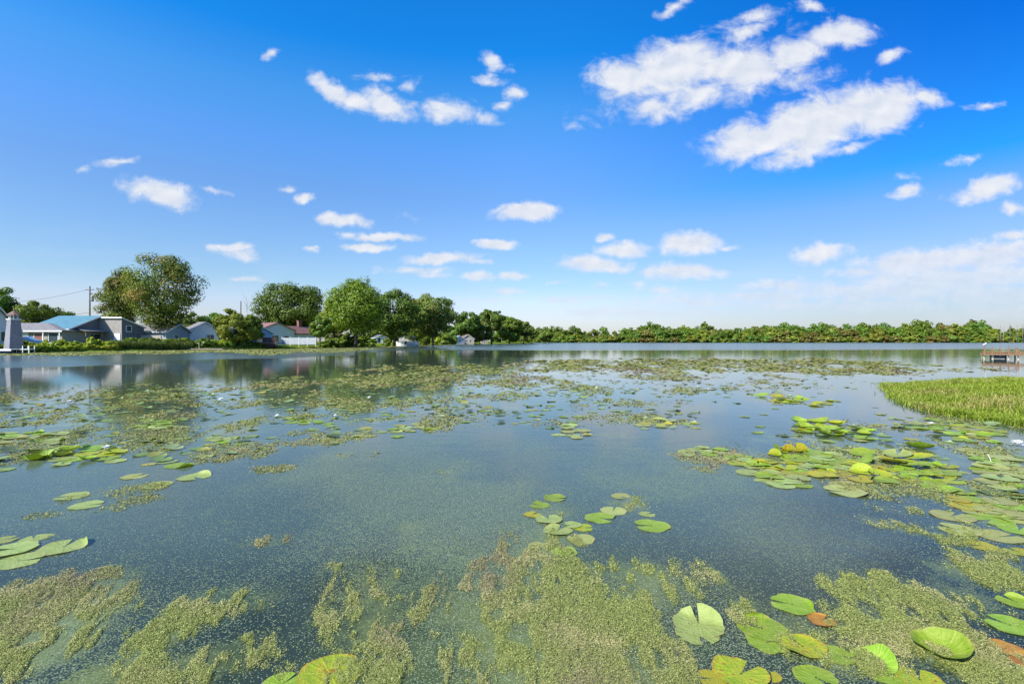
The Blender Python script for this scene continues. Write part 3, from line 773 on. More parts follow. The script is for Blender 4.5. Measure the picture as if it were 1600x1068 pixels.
b = MB(); b.box(0, 1.6, -.4, .4, .5, .58); b.obj('deck', M['aluminium'], e)
for q in (.0, .75, 1.52):
    for s in (-.38, .32): b = MB(); b.box(q, q + .06, s, s + .06, -.6, .95 if q else .6); b.obj('post', M['trim'], e)

# parked car beside the long house
e = tag(link('parked_car', None), 'pale blue parked car between the lighthouse and the long house', 'car'); e.location = (X_at(35, 74), 74, GZ - .05); e.rotation_euler = (0, 0, RAD(12))
prof = [(-2.1, .35), (-2.1, .75), (-1.9, .92), (-1.2, .98), (-.55, 1.42), (.75, 1.45), (1.35, 1.02), (1.95, .95), (2.1, .72), (2.1, .35)]
b = MB()
n = len(prof)
vs = [(x, -.82 if z < 1.1 else -.66, z) for x, z in prof] + [(x, .82 if z < 1.1 else .66, z) for x, z in prof]
b.add(vs, [tuple(range(n)), tuple(reversed(range(n, 2 * n)))] + [((k + 1) % n, k, n + k, n + (k + 1) % n) for k in range(n)])
b.obj('body', M['carblue'], e)
b = MB(); b.add([(-1.0, -.80, 1.02), (1.15, -.80, 1.04), (.7, -.685, 1.38), (-.5, -.685, 1.36)], [(0, 1, 2, 3)]); b.obj('side_window', M['glass'], e)
for x in (-1.35, 1.35):
    for y in (-.82, .66): b = MB(); b.tube([(x, y, .33), (x, y + .16, .33)], .33, 14); b.obj('wheel', M['tyre'], e)

# utility poles and wires
def pole(label, px, py_top, Y, transformer=False, arm=True):
    e = tag(link('utility_pole', None), label, 'utility pole'); X = X_at(px, Y); top = Z_at(py_top, Y) - GZ
    e.location = (X, Y, GZ)
    b = MB(); b.tube([(0, 0, -.5), (.03, 0, top * .5), (.06, 0, top)], [.17, .145, .11], 8); b.obj('shaft', M['wood_grey'], e)
    if arm:
        b = MB(); b.box(-.75, .85, -.05, .05, top - .75, top - .63); b.obj('crossarm', M['wood_grey'], e)
        for q in (-.65, -.1, .45, .8): b = MB(); b.lathe([(.03, top - .63), (.055, top - .56), (.03, top - .48)], 6, cx=q); b.obj('insulator', M['steel'], e)
    if transformer:
        b = MB(); b.lathe([(.24, top - 2.9), (.27, top - 2.8), (.27, top - 1.95), (.2, top - 1.85)], 10, cx=.5); b.obj('transformer', M['steel'], e)
    return X, Y, GZ + top
P1 = pole('tall utility pole with transformer behind the blue roof', 140, 447, 98, True)
P2 = pole('slender pole in the trees left of the round crowned tree', 376, 470, 118, False, False)
for lab, (pa, ya, Ya), (pb, yb, Yb) in (('upper power line crossing the trees at the left edge', (-30, 474, 96), (139, 452, 98)), ('lower service wire running behind the lighthouse', (-30, 495, 90), (139, 488, 98))):
    A = Vector((X_at(pa, Ya), Ya, Z_at(ya, Ya))); B = Vector((X_at(pb, Yb), Yb, Z_at(yb, Yb)))
    b = MB(); b.tube([A.lerp(B, t) - Vector((0, 0, 1.6 * 4 * t * (1 - t) * .4)) for t in np.linspace(0, 1, 13)], .025, 5)
    tag(b.obj('power_line', M['dark']), lab, 'wire')

# low timber landing on the left shore
e = tag(link('timber_landing', None), 'low grey timber landing at the water before the shrubs', 'landing'); e.location = (X_at(296, 87.5), 87.5, 0)
for i in range(20):
    b = MB(); b.box(i * .3 + .01, i * .3 + .28, -.7, .7, .22, .27); b.obj('plank', M['wood_pale'], e)
b = MB(); b.box(0, 6, -.7, -.64, .08, .215); b.box(0, 6, .64, .7, .08, .215); b.obj('beam', M['wood_grey'], e)
for q in (.1, 2, 4, 5.8): b = MB(); b.tube([(q, -.62, -.8), (q, -.62, .215)], .07, 7); b.obj('pile', M['wood_grey'], e)
b = MB(); b.tube([(1.4, .4, .27), (1.4, .4, 1.45)], .06, 7); b.obj('mooring_post', M['wood_pale'], e)

# moored pontoon boat with canopy
e = tag(link('pontoon_boat', None), 'white pontoon boat with pale canopy moored below the tall trees', 'boat'); e.location = (X_at(637, 150), 150, 0); e.rotation_euler = (0, 0, RAD(-4))
for s in (-1.0, 1.0): b = MB(); b.tube([(-3.1, s, .3), (-2.9, s, .22), (2.5, s, .22), (3.2, s, .42)], [.06, .34, .34, .06], 12); b.obj('pontoon', M['aluminium'], e)
b = MB(); b.box(-3.1, 3.0, -1.3, 1.3, .56, .68); b.obj('deck', M['trim'], e)
for (x0, x1, y0, y1) in ((-3.0, -.6, -1.3, -1.24), (.5, 2.9, -1.3, -1.24), (-3.0, 2.9, 1.24, 1.3), (2.84, 2.9, -1.2, 1.2), (-3.0, -2.94, -1.2, 1.2)):
    b = MB(); b.box(x0, x1, y0, y1, .69, 1.45); b.obj('rail_panel', M['trim'], e)
b = MB(); b.box(-1.4, -.6, .2, .9, .69, 1.5); b.obj('console', M['dark'], e)
b = MB(); b.box(.9, 2.7, .6, 1.2, .69, 1.15); b.box(.9, 2.7, 1.05, 1.2, 1.151, 1.5); b.obj('bench', M['feather'], e)
b = MB()
for x in (-2.3, 1.9):
    for y in (-1.22, 1.17): b.box(x, x + .05, y, y + .05, .69, 2.75)
b.obj('canopy_frame', M['steel'], e)
b = MB(); cur = [(-2.7, 2.7), (-1.6, 2.95), (-.2, 3.05), (1.2, 2.95), (2.3, 2.7)]
for (xa, za), (xb, zb) in zip(cur[:-1], cur[1:]): b.slab([(xa, -1.35, za), (xb, -1.35, zb), (xb, 1.35, zb), (xa, 1.35, za)], .06)
b.obj('canopy', M['siding_grey'], e)

# fishing dock on the right
DY = 43.6
e = tag(link('fishing_dock', None), 'brown timber fishing dock with upright posts at the right edge', 'dock'); e.location = (X_at(1536, DY), DY, 0); e.rotation_euler = (0, 0, RAD(-40))
DOCK = e; W = 2.15
def dq(px): return (px - 1536) / 55 * W
for i in range(15):
    b = MB(); b.box(i * W / 15 + .006, (i + 1) * W / 15 - .006, 0.02, 2.6, .50, .54); b.obj('deck_board', M['wood'], e)
for z0, z1 in ((.36, .5), (.545, .64)):
    b = MB(); b.box(-.06, W + .06, -.04, .015, z0, z1); b.obj('edge_beam', M['wood'], e)
b = MB(); b.box(-.06, W + .06, 2.605, 2.65, .3, .5); b.obj('edge_beam', M['wood'], e)
for px in (1536.5, 1550, 1574.5, 1589.5):
    q = dq(px)
    for y in (.08, 2.4): b = MB(); b.box(q, q + .1, y, y + .1, -1.3, .358 if y < 1 else .498); b.obj('leg', M['wood_pale'], e)
for px in (1538.5, 1550.5, 1563, 1576, 1587.5, 1590.6):
    q = dq(px); t = 1.04 - (.1 if px > 1590 else 0)
    b = MB(); b.box(q - .045, q + .045, -.135, -.042, .3, t); b.obj('upright_post', M['wood'], e)
b = MB(); b.box(W + .07, W + 9, .3, 2.1, .46, .54); b.box(W + .07, W + 9, .26, .295, .34, .62); b.obj('walkway', M['wood'], e)
b = MB(); b.box(.5, 1.5, .6, 1.9, .06, .3); b.obj('float_box', M['navy'], e)
for q in (1.5, 3.5, 5.5): b = MB(); b.box(W + q, W + q + .1, .4, .5, -1.2, .455); b.obj('leg', M['wood_pale'], e)

# gull on the corner post: body, neck and head one continuous skin
e = tag(link('gull', None), 'white gull perched on the corner post of the fishing dock', 'bird'); bpy.context.view_layer.update(); e.location = DOCK.matrix_basis @ Vector((dq(1538.5), -.09, 1.04)); e.rotation_euler = (0, 0, RAD(20))
b = MB(); b.tube([(-.25, 0, .13), (-.17, 0, .145), (-.08, 0, .16), (.02, 0, .18), (.09, 0, .215), (.125, 0, .27), (.145, 0, .315), (.175, 0, .335), (.205, 0, .33)],
                 [(.02, .008), (.05, .025), (.075, .062), (.08, .075), (.06, .06), (.035, .038), (.038, .04), (.034, .034), (.012, .012)], 12)
b.obj('body', M['feather'], e, True)
b = MB(); b.tube([(.2, 0, .33), (.235, 0, .325), (.262, 0, .312)], [.011, .009, .003], 6); b.obj('beak', M['beak'], e)
for s in (-1, 1):
    b = MB(); b.tube([(.06, s * .066, .2), (-.05, s * .078, .18), (-.18, s * .05, .155), (-.3, s * .022, .14)], [(.01, .02), (.018, .05), (.012, .034), (.004, .008)], 8); b.obj('wing', M['wing'], e, True)
    b = MB(); b.tube([(.0, s * .03, .13), (.005, s * .032, .06), (.0, s * .032, .008)], .007, 6); b.tube([(-.01, s * .032, .006), (.045, s * .036, .005)], .007, 6); b.obj('leg', M['beak'], e)

# ---------------------------------------------------------------- trees and shrubs
M.update(
    lf_oak=leafy('oak leaves', (0.065, 0.109, 0.013), (0.163, 0.205, 0.029), (0.286, 0.192, 0.047), .34, .22),
    lf_deep=leafy('deep green leaves', (0.055, 0.111, 0.014), (0.146, 0.219, 0.029)),
    lf_mid=leafy('mid green leaves', (0.075, 0.140, 0.014), (0.182, 0.247, 0.029)),
    lf_maple=leafy('bright maple leaves', (.080, .140, .010), (.19, .235, .022)),
    lf_dusk=leafy('dusty green leaves', (0.078, 0.122, 0.018), (0.176, 0.222, 0.040), (0.208, 0.167, 0.047), .4, .3),
    lf_lime=leafy('yellow green leaves', (.125, .165, .014), (.24, .255, .035)),
    lf_olive=leafy('olive leaves', (.10, .118, .018), (.195, .185, .04), (.23, .15, .045), .5, .1),
    lf_reed=leafy('reed blades', (.07, .13, .025), (.15, .19, .055)),
    lf_hedge=leafy('hedge leaves', (0.200, 0.288, 0.018), (0.388, 0.444, 0.044), (.42, .36, .04), .35, .5),
    lf_grass=leafy('bank grass', (.15, .215, .016), (.33, .37, .048), (.35, .29, .10), .28, .5, .3, .02),
)


def leaf_quads(C, Nn, size, rng, aspect=1.5):
    """one small leaf-spray quad per centre, facing roughly along the given normal"""
    n = len(C)
    Nn = Nn / np.maximum(np.linalg.norm(Nn, axis=1, keepdims=True), 1e-6)
    t = rng.normal(size=(n, 3)); t -= (t * Nn).sum(1, keepdims=True) * Nn
    t /= np.maximum(np.linalg.norm(t, axis=1, keepdims=True), 1e-6)
    b = np.cross(Nn, t)
    s = (size * rng.uniform(.6, 1.35, n))[:, None]
    a = s * aspect * .5; w = s * .5
    k = rng.uniform(-.3, .3, (n, 1)) * s
    V = np.stack([C - t * a + b * k * .4, C + b * w + Nn * k * .5, C + t * a - b * k * .4, C - b * w + Nn * k * .5], 1).reshape(-1, 3)
    return V, np.arange(4 * n).reshape(n, 4)


def crown_cloud(seed, H, W, base, mode='round', nclump=60, per=120, leaf=.4, depth=None):
    rng = np.random.default_rng(seed)
    D = depth or W
    cz = (H + base) / 2; rz = (H - base) / 2
    cl = []
    tries = 0
    lob = rng.uniform(0, 2 * math.pi, 4)
    while len(cl) < nclump and tries < 20000:
        tries += 1
        p = rng.normal(size=3); p /= np.linalg.norm(p)
        r = rng.uniform(.35, 1) ** .5
        th = math.atan2(p[1], p[0])
        lump = 1 + .13 * math.sin(2 * th + lob[0] + p[2] * 2) + .10 * math.sin(3 * th + lob[1] - p[2] * 3)
        z = p[2] * r
        prof = 1.0
        if mode == 'oval': prof = 1.0 - .45 * max(0, z) ** 1.2 - .05 * max(0, -z)
        elif mode == 'spread': prof = 1.0 + .12 * z - .35 * max(0, z) ** 3
        elif mode == 'cone': prof = .98 - .72 * (z + 1) / 2 + .12
        elif mode == 'round': prof = 1.0 + .05 * z
        q = np.array((p[0] * r * W / 2 * lump * prof * .86, p[1] * r * D / 2 * lump * prof * .86, cz + z * rz * .9))
        rad = rng.uniform(.09, .21) * min(W, 2 * rz) * (.75 if z > .6 else 1)
        if all(np.linalg.norm(q - c[0]) > .72 * min(rad, c[1]) for c in cl): cl.append((q, rad))
    C = []; Nn = []
    mid = np.array((0, 0, cz - rz * .2))
    for q, rad in cl:
        m = max(12, int(per * (rad / (.155 * min(W, 2 * rz))) ** 2 * rng.uniform(.7, 1.2)))
        d = rng.normal(size=(m, 3)); d /= np.linalg.norm(d, axis=1, keepdims=True)
        rr = rng.uniform(.25, 1, m) ** .45 * rad * (1 + .10 * rng.normal(size=m))
        sc = np.array((1.1, 1.1, .78))
        pts = q + d * rr[:, None] * sc
        out = (q - mid) / max(np.linalg.norm(q - mid), .1)
        C.append(pts); Nn.append(d * 1.0 + out * .4 + rng.normal(size=(m, 3)) * .33 + np.array((0, 0, .22)))
    return np.vstack(C), np.vstack(Nn), cl, rng


def crown_mesh(name, seed, H, W, base, mat, mode='round', nclump=60, per=120, leaf=.4, depth=None):
    C, Nn, cl, rng = crown_cloud(seed, H, W, base, mode, nclump, per, leaf, depth)
    V, Fq_ = leaf_quads(C, Nn, leaf, rng)
    return np_mesh(name, V, Fq_, mat), cl


def trunk_mb(seed, H, W, base, cl, r0=None, nl=9):
    rng = random.Random(seed); b = MB()
    r0 = r0 or max(.1, H * .022)
    top = base + (H - base) * .62
    pts = [(0, 0, -.6), (rng.uniform(-.05, .05), rng.uniform(-.05, .05), base * .5)]
    for k in range(3): t = (k + 1) / 3; pts.append((rng.uniform(-.04, .04) * W * t, rng.uniform(-.04, .04) * W * t, base * .6 + (top - base * .6) * t))
    b.tube(pts, [r0 * 1.35, r0, r0 * .8, r0 * .5, r0 * .2], 8)
    for (q, rad) in rng.sample(cl, min(nl, len(cl))):
        z0 = base * .7 + (min(q[2], top) - base * .7) * rng.uniform(.2, .55)
        s = Vector((0, 0, max(z0, base * .4))); e = Vector(q)
        mid = s.lerp(e, .5) + Vector((rng.uniform(-.05, .05) * W, rng.uniform(-.05, .05) * W, -.03 * H))
        b.tube([s, mid, e], [r0 * .42, r0 * .26, r0 * .07], 6)
    return b


def tree(label, px, py_top, Y, Wpx, mat, mode='round', base_f=.22, seed=0, nclump=60, per=120, leaf=None, group=None, name='tree', trunk='bark', depth_f=1.0, gz=None):
    gz = GZ if gz is None else gz
    H = Z_at(py_top, Y) - gz; W = Wpx / F * Y
    e = tag(link(name, None), label, 'tree', group); e.location = (X_at(px, Y), Y, gz)
    lf = (leaf or max(.34, Y / 512 * 2.0)) * .64; per = int(per * 2.3)
    cm, cl = crown_mesh('crown', seed, H, W, H * base_f, M[mat], mode, nclump, per, lf, W * depth_f)
    link('crown', cm, e)
    trunk_mb(seed, H, W, H * base_f, cl).obj('trunk', M[trunk], e, True)
    return e


tree('dark leafy tree rising at the far left edge', -6, 441, 98, 62, 'lf_deep', 'round', .15, 11, 50, 140)
tree('low broad green tree behind the lighthouse', 48, 468, 101, 84, 'lf_mid', 'round', .12, 12, 46, 140)
tree('small dark tree left of the blue roof, behind the houses', 86, 478, 106, 46, 'lf_deep', 'round', .1, 13, 30, 120)
tree('wide green tree left of the rusty topped oak', 190, 418, 97, 76, 'lf_dusk', 'oval', .18, 14, 58, 130, depth_f=.8)
tree('great oak with rusty brown leaves above the shed', 254, 391, 94, 112, 'lf_oak', 'spread', .13, 15, 84, 120, depth_f=.9)
tree('dark low tree behind the shed, right of the oak', 292, 487, 112, 50, 'lf_deep', 'round', .1, 16, 30, 120)
tree('dark low tree behind the white gable house', 335, 487, 130, 54, 'lf_deep', 'round', .1, 17, 30, 120)
tree('yellowish round tree beside the slender pole', 360, 482, 120, 42, 'lf_lime', 'round', .1, 18, 30, 120)
tree('drooping light green tree at the bank before the blue house', 367, 489, 97, 66, 'lf_lime', 'round', .04, 19, 44, 130, leaf=.34)
tree('darker green shrubby tree beside the blue house', 392, 487, 99, 40, 'lf_mid', 'round', .1, 20, 34, 120, leaf=.34)
tree('big round crowned dark green tree behind the maroon roof', 453, 438, 134, 112, 'lf_deep', 'round', .10, 21, 86, 130, depth_f=.8)
tree('young tree at the right end of the maroon roof', 500, 489, 108, 34, 'lf_mid', 'oval', .08, 22, 30, 120, leaf=.36)
tree('tall bright green maple at the shore', 556, 429, 114, 94, 'lf_maple', 'oval', .10, 23, 92, 130, leaf=.42)
tree('pale slim tree at the left flank of the maple', 522, 463, 122, 48, 'lf_lime', 'oval', .12, 24, 34, 110)
tree('tall dark tree right behind the bright maple', 616, 446, 140, 78, 'lf_deep', 'oval', .12, 25, 60, 130)
tree('broad dusty green tree ending the tall row', 676, 457, 158, 90, 'lf_dusk', 'round', .10, 26, 74, 130)
tree('dark filler tree between the two tall dark trees', 646, 466, 172, 72, 'lf_deep', 'round', .08, 27, 44, 120)
tree('small dark tree standing clear beside the far cottages', 730, 486, 262, 44, 'lf_deep', 'round', .2, 28, 40, 110, gz=.6)
tree('tall airy dark tree on the far point', 768, 480, 285, 46, 'lf_deep', 'spread', .3, 29, 40, 110, gz=.6)
tree('pale bush tree on the far point', 750, 500, 275, 42, 'lf_dusk', 'round', .04, 30, 36, 110, gz=.4)
tree('dense round tree on the far point, right of the airy one', 796, 493, 305, 44, 'lf_mid', 'round', .05, 31, 44, 110, gz=.4)
tree('greyish tree near the tip of the far point', 818, 498, 335, 32, 'lf_dusk', 'round', .05, 32, 36, 110, gz=.3)
tree('last dark tree at the tip of the far point', 831, 505, 360, 16, 'lf_deep', 'oval', .05, 33, 30, 90, gz=.3)
tree('low green trees trailing off the far point', 852, 514, 430, 26, 'lf_mid', 'round', .03, 34, 30, 90, gz=.2)

for k, (px, pt, Y, w) in enumerate(((-300, 470, 110, 110), (-215, 478, 120, 100), (-135, 466, 115, 90), (-70, 480, 125, 80), (-20, 500, 150, 60), (30, 498, 155, 60), (95, 500, 160, 60), (150, 503, 165, 60), (205, 505, 160, 60), (262, 508, 155, 60), (318, 506, 165, 60), (372, 505, 170, 56),
                                   (425, 506, 180, 56), (478, 504, 185, 56), (525, 503, 205, 54), (570, 502, 215, 50), (612, 503, 225, 50), (655, 502, 240, 46), (692, 504, 255, 44), (722, 508, 300, 40), (745, 511, 330, 40), (775, 512, 350, 40), (803, 513, 370, 36), (826, 515, 400, 30))):
    later(tree('', px, pt, Y, w, ('lf_deep', 'lf_mid', 'lf_dusk')[k % 3], 'round', .0, 130 + k, 26, 70, Y / 512 * 2.4), 'low tree in the background row behind the left shore', 'tree', 'background trees behind the left shore', px)

# dead stems by the slender pole and at the far right
def bare_tree(label, px, py_top, Y, seed, n=9, spread=.1, gz=GZ, group=None):
    rng = random.Random(seed); H = Z_at(py_top, Y) - gz
    b = MB(); k = Y / 512 * .22
    b.tube([(0, 0, -.4), (.1, 0, H * .5), (rng.uniform(-.3, .3), 0, H)], [k * 1.1, k * .8, k * .25], 6)
    for i in range(n):
        z0 = H * rng.uniform(.45, .9); a = rng.uniform(0, 6.28); l = H * spread * rng.uniform(.6, 1.6)
        b.tube([(0.05, 0, z0), (math.cos(a) * l * .6, math.sin(a) * l * .6, z0 + l * .9), (math.cos(a) * l, math.sin(a) * l, z0 + l * 2.0)], [k * .5, k * .35, k * .12], 5)
    o = b.obj('bare_tree', M['bark_pale'], None, True); o.location = (X_at(px, Y), Y, gz)
    tag(o, label, 'tree', group)
bare_tree('leafless grey tree between the slender pole and the round tree', 386, 463, 122, 3)
for i, (px, pt) in enumerate(((1563, 508), (1578, 504), (1589, 506), (1598, 503), (1568, 511))):
    o = bare_tree('', px, pt, 585, 40 + i, 7, .07, 1.0)
for o in [o for o in COL.objects if o.name.startswith('bare_tree') and 'label' not in o]:
    later(o, 'bare grey trunk among the far trees above the fishing dock', 'tree', 'bare trunks on the far shore', o.location.x / o.location.y)

# shrubs along the left shore: a few built, the rest copies with their own turn and size
def shrub_meshes(mat, seeds, H, W, per, leaf, ncl):
    out = []
    for s in seeds:
        cm, cl = crown_mesh('shrub', s, H, W, -.25, M[mat], 'round', ncl, per, leaf)
        b = MB(); rng = random.Random(s)
        for k in range(6):
            a = rng.uniform(0, 6.28); b.tube([(math.cos(a) * .12, math.sin(a) * .12, -.3), (math.cos(a) * W * .25, math.sin(a) * W * .25, H * .6)], [.035, .012], 5)
        out.append((cm, b.mesh('stems', M['bark'])))
    return out
SH_LIME = shrub_meshes('lf_hedge', (51, 52, 53), 1.7, 1.9, 80, .20, 26)
SH_MID = shrub_meshes('lf_mid', (54, 55, 56), 1.8, 2.0, 80, .22, 26)
SH_LT = shrub_meshes('lf_maple', (57, 58), 1.8, 2.0, 80, .22, 26)
def shrub(kinds, i, px, Y, hpx_top, wpx, base_label, group):
    cm, sm = kinds[i % len(kinds)]
    gz = .2
    H = Z_at(hpx_top, Y) - gz; W = wpx / F * Y
    o = link('shrub', None); o.location = (X_at(px, Y), Y, gz); o.rotation_euler = (0, 0, i * 2.4)
    o.scale = (W / 2.0, W / 2.0, H / 1.75)
    link('foliage', cm, o); link('stems', sm, o)
    later(o, base_label, 'shrub', group, px)
SHORE_PX = [0, 33, 175, 300, 400, 500, 560, 620, 700]
SHORE_Y = [65, 66, 77.5, 88.5, 99, 111, 135, 160, 232]
rg = random.Random(5)
px = 36
i = 0
while px < 178:
    Y = np.interp(px, SHORE_PX, SHORE_Y)
    shrub(SH_LIME, i, px, Y + .6, 530 + rg.uniform(-4, 4), rg.uniform(16, 23), 'yellow green shrub in the sunny hedge before the blue roof house', 'yellow green shore shrubs')
    shrub(SH_LIME, i + 1, px + 5, Y - .4, 537 + rg.uniform(-4, 3), rg.uniform(14, 20), 'low yellow green shrub at the foot of the sunny hedge', 'low shore shrubs')
    px += rg.uniform(10, 13); i += 1
for px, top, w in ((2, 537, 18), (12, 536, 12)):
    shrub(SH_LT, i, px, 66, top, w, 'small green shrub left of the lighthouse foot', 'shrubs by the lighthouse'); i += 1
px = 202
while px < 298:
    Y = np.interp(px, SHORE_PX, SHORE_Y)
    shrub(SH_LT, i, px, Y + .8, 526 + rg.uniform(-1.5, 3), rg.uniform(17, 23), 'leafy green shrub on the shore below the shed', 'green shore shrubs')
    px += rg.uniform(9, 12); i += 1
for px, top, w, kk in ((318, 526, 22, SH_MID), (334, 528, 20, SH_LIME), (347, 530, 18, SH_LIME), (360, 530, 18, SH_MID), (372, 527, 24, SH_MID), (388, 532, 22, SH_MID), (404, 533, 20, SH_MID), (420, 535, 20, SH_LT)):
    Y = np.interp(px, SHORE_PX, SHORE_Y)
    shrub(kk, i, px, Y + .8, top, w, 'mixed green shrub on the bank below the light blue house', 'bank shrubs'); i += 1
for px, top, w, kk in ((505, 533, 16, SH_LT), (514, 527, 16, SH_MID), (532, 525, 26, SH_MID), (548, 523, 28, SH_MID), (563, 524, 28, SH_LT), (580, 528, 20, SH_MID)):
    Y = np.interp(px, SHORE_PX, SHORE_Y)
    shrub(kk, i, px, Y - 4 if px > 520 else Y, top, w, 'rounded shrub at the foot of the bright maple', 'shrubs below the maple'); i += 1
for px, top, w, kk in ((605, 528, 16, SH_MID), (663, 522, 22, SH_MID), (680, 524, 18, SH_LIME), (697, 520, 22, SH_MID), (708, 523, 16, SH_MID)):
    shrub(kk, i, px, np.interp(px, SHORE_PX, SHORE_Y) - 1, top, w, 'shrub at the water edge below the tall dark trees', 'shrubs below the tall row'); i += 1

# reeds on the left shore (ground cover, uncountable blades)
def blades(name, pts, h, w, mat, seed, lean=.35, droop=.25, gz=0.0):
    rng = np.random.default_rng(seed); n = len(pts)
    hh = h * rng.uniform(.55, 1.2, n); a = rng.uniform(0, 2 * math.pi, n)
    dx, dy = np.cos(a), np.sin(a); ln = rng.uniform(.05, lean, n) * hh
    P0 = np.column_stack([pts[:, 0], pts[:, 1], pts[:, 2] if pts.shape[1] > 2 else np.full(n, gz)])
    sx, sy = -dy * w * rng.uniform(.6, 1.4, n), dx * w * rng.uniform(.6, 1.4, n)
    q = rng.uniform(0, droop, n)
    P1 = P0 + np.column_stack([dx * ln * .45, dy * ln * .45, hh * .6]); P2 = P0 + np.column_stack([dx * ln * (1 + q), dy * ln * (1 + q), hh * (1 - q * .5)])
    S = np.column_stack([sx, sy, np.zeros(n)])
    V = np.stack([P0 - S, P0 + S, P1 + S * .8, P1 - S * .8, P2], 1).reshape(-1, 3)
    k = np.arange(n)[:, None] * 5
    T = np.vstack([k + np.array([[0, 1, 2]]), k + np.array([[0, 2, 3]]), k + np.array([[3, 2, 4]])])
    return np_mesh(name, V, T, mat)
def reed_pts(px0, px1, n, seed, d0=-.9, d1=1.2):
    rng = np.random.default_rng(seed); p = rng.uniform(px0, px1, n)
    y = np.interp(p, SHORE_PX, SHORE_Y) + rng.uniform(d0, d1, n)
    return np.column_stack([(p - CX) / F * y, y, np.full(n, -.1)])
tag(link('reeds', blades('reeds', np.vstack([reed_pts(168, 206, 2600, 1), reed_pts(200, 300, 2200, 2, -1.2, -.1)]), 1.75, .03, M['lf_reed'], 3)), 'pale reeds at the water edge right of the sunny hedge', 'reeds', kind='stuff')
tag(link('shore_grass', blades('shore_grass', np.vstack([reed_pts(300, 520, 16000, 4, -.6, 3.0), reed_pts(34, 180, 5000, 5, -1.2, -.4)]), .55, .03, M['lf_grass'], 6)), 'long grass on the shore below the white fence', 'grass', kind='stuff')

# ---------------------------------------------------------------- the wooded far shore: every tree and bush its own object
FAR = []
for k, (mat, mode, hh, ww, bf) in enumerate((('lf_deep', 'round', 17, 15, .05), ('lf_mid', 'round', 16, 16, .03), ('lf_olive', 'round', 15, 15, .03), ('lf_dusk', 'oval', 18, 13, .05),
                                            ('lf_deep', 'oval', 19, 11, .08), ('lf_lime', 'round', 12, 14, .0), ('lf_mid', 'spread', 17, 18, .1), ('lf_deep', 'cone', 19, 9, .05))):
    cm, cl = crown_mesh('far_crown', 200 + k, hh, ww, hh * bf - .6, M[mat], mode, 34, 46, 1.15)
    tb = trunk_mb(200 + k, hh, ww, hh * .15, cl, .25, 4)
    FAR.append((cm, tb.mesh('far_trunk', M['bark']), hh, mat, mode))
FAR_LABEL = {0: 'rounded dark green tree in the wood on the far shore', 1: 'rounded mid green tree in the wood on the far shore', 2: 'olive brown tree in the wood on the far shore', 3: 'tall dusty green tree in the wood on the far shore',
             4: 'slim dark tree topping the wood on the far shore', 5: 'yellow green tree in the wood on the far shore', 6: 'spreading green tree in the wood on the far shore', 7: 'pointed dark conifer in the wood on the far shore'}
BUSH = []
for k, (mat, hh, ww) in enumerate((('lf_lime', 6, 10), ('lf_mid', 6, 10), ('lf_olive', 6.5, 10), ('lf_deep', 7, 9))):
    cm, cl = crown_mesh('far_bush', 300 + k, hh, ww, -1.4, M[mat], 'round', 26, 40, .95)
    BUSH.append((cm, hh))
BUSH_LABEL = ['yellow green bush at the waterline of the far shore', 'mid green bush at the waterline of the far shore', 'olive bush at the waterline of the far shore', 'dark bush at the waterline of the far shore']
rf = random.Random(77)
FAR_TOP_X = [836, 870, 900, 960, 985, 1000, 1040, 1085, 1130, 1180, 1215, 1240, 1256, 1275, 1350, 1400, 1450, 1480, 1520, 1540, 1562, 1600, 1700]
FAR_TOP_Y = [514, 513, 513, 516, 514, 507, 505, 505, 508, 507, 504, 504, 513, 507, 506, 506, 503, 505, 502, 506, 512, 513, 506]
def far_tree(k, px, top, Y, wf):
    cm, tm, hh, _, _ = FAR[k]
    o = link('far_tree', cm); gz = .9
    s = (Z_at(top, Y) - gz) / hh
    o.location = (X_at(px, Y), Y, gz); o.rotation_euler = (0, 0, rf.uniform(0, 6.28)); o.scale = (s * wf, s * wf, s)
    link('trunk', tm, o)
    later(o, FAR_LABEL[k], 'tree', 'trees of the wooded far shore', px)
px = 832
while px < 1680:
    top = np.interp(px, FAR_TOP_X, FAR_TOP_Y)
    k = rf.choices(range(8), (3, 4, 2, 3, 2, 2, 3, 1))[0]
    Y = rf.uniform(622, 650) + (30 if px > 840 else 0)
    far_tree(k, px, top + rf.uniform(-6, 6) + (3 if k == 5 else 0), Y, rf.uniform(.85, 1.15))
    px += rf.uniform(7, 13)
px = 838
while px < 1680:
    top = np.interp(px, FAR_TOP_X, FAR_TOP_Y)
    k = rf.choices(range(8), (2, 4, 3, 3, 0, 4, 3, 0))[0]
    far_tree(k, px, top + rf.uniform(5, 10), rf.uniform(608, 620), rf.uniform(1.0, 1.3))
    px += rf.uniform(9, 16)
px = 838
while px < 1680:
    k = rf.choices(range(4), (4, 3, 3, 2))[0]; cm, hh = BUSH[k]
    Y = float(np.interp(px, [838, 1200, 1380, 1680], [601, 604, 601, 592])); hz = Z_at(rf.uniform(522, 529), Y) - .3
    o = link('far_bush', cm); o.location = (X_at(px, Y), Y, .3); o.rotation_euler = (0, 0, rf.uniform(0, 6.28)); s = hz / hh; o.scale = (s * 1.25, s * 1.25, s)
    later(o, BUSH_LABEL[k], 'bush', 'bushes along the far waterline', px)
    px += rf.uniform(8, 13)

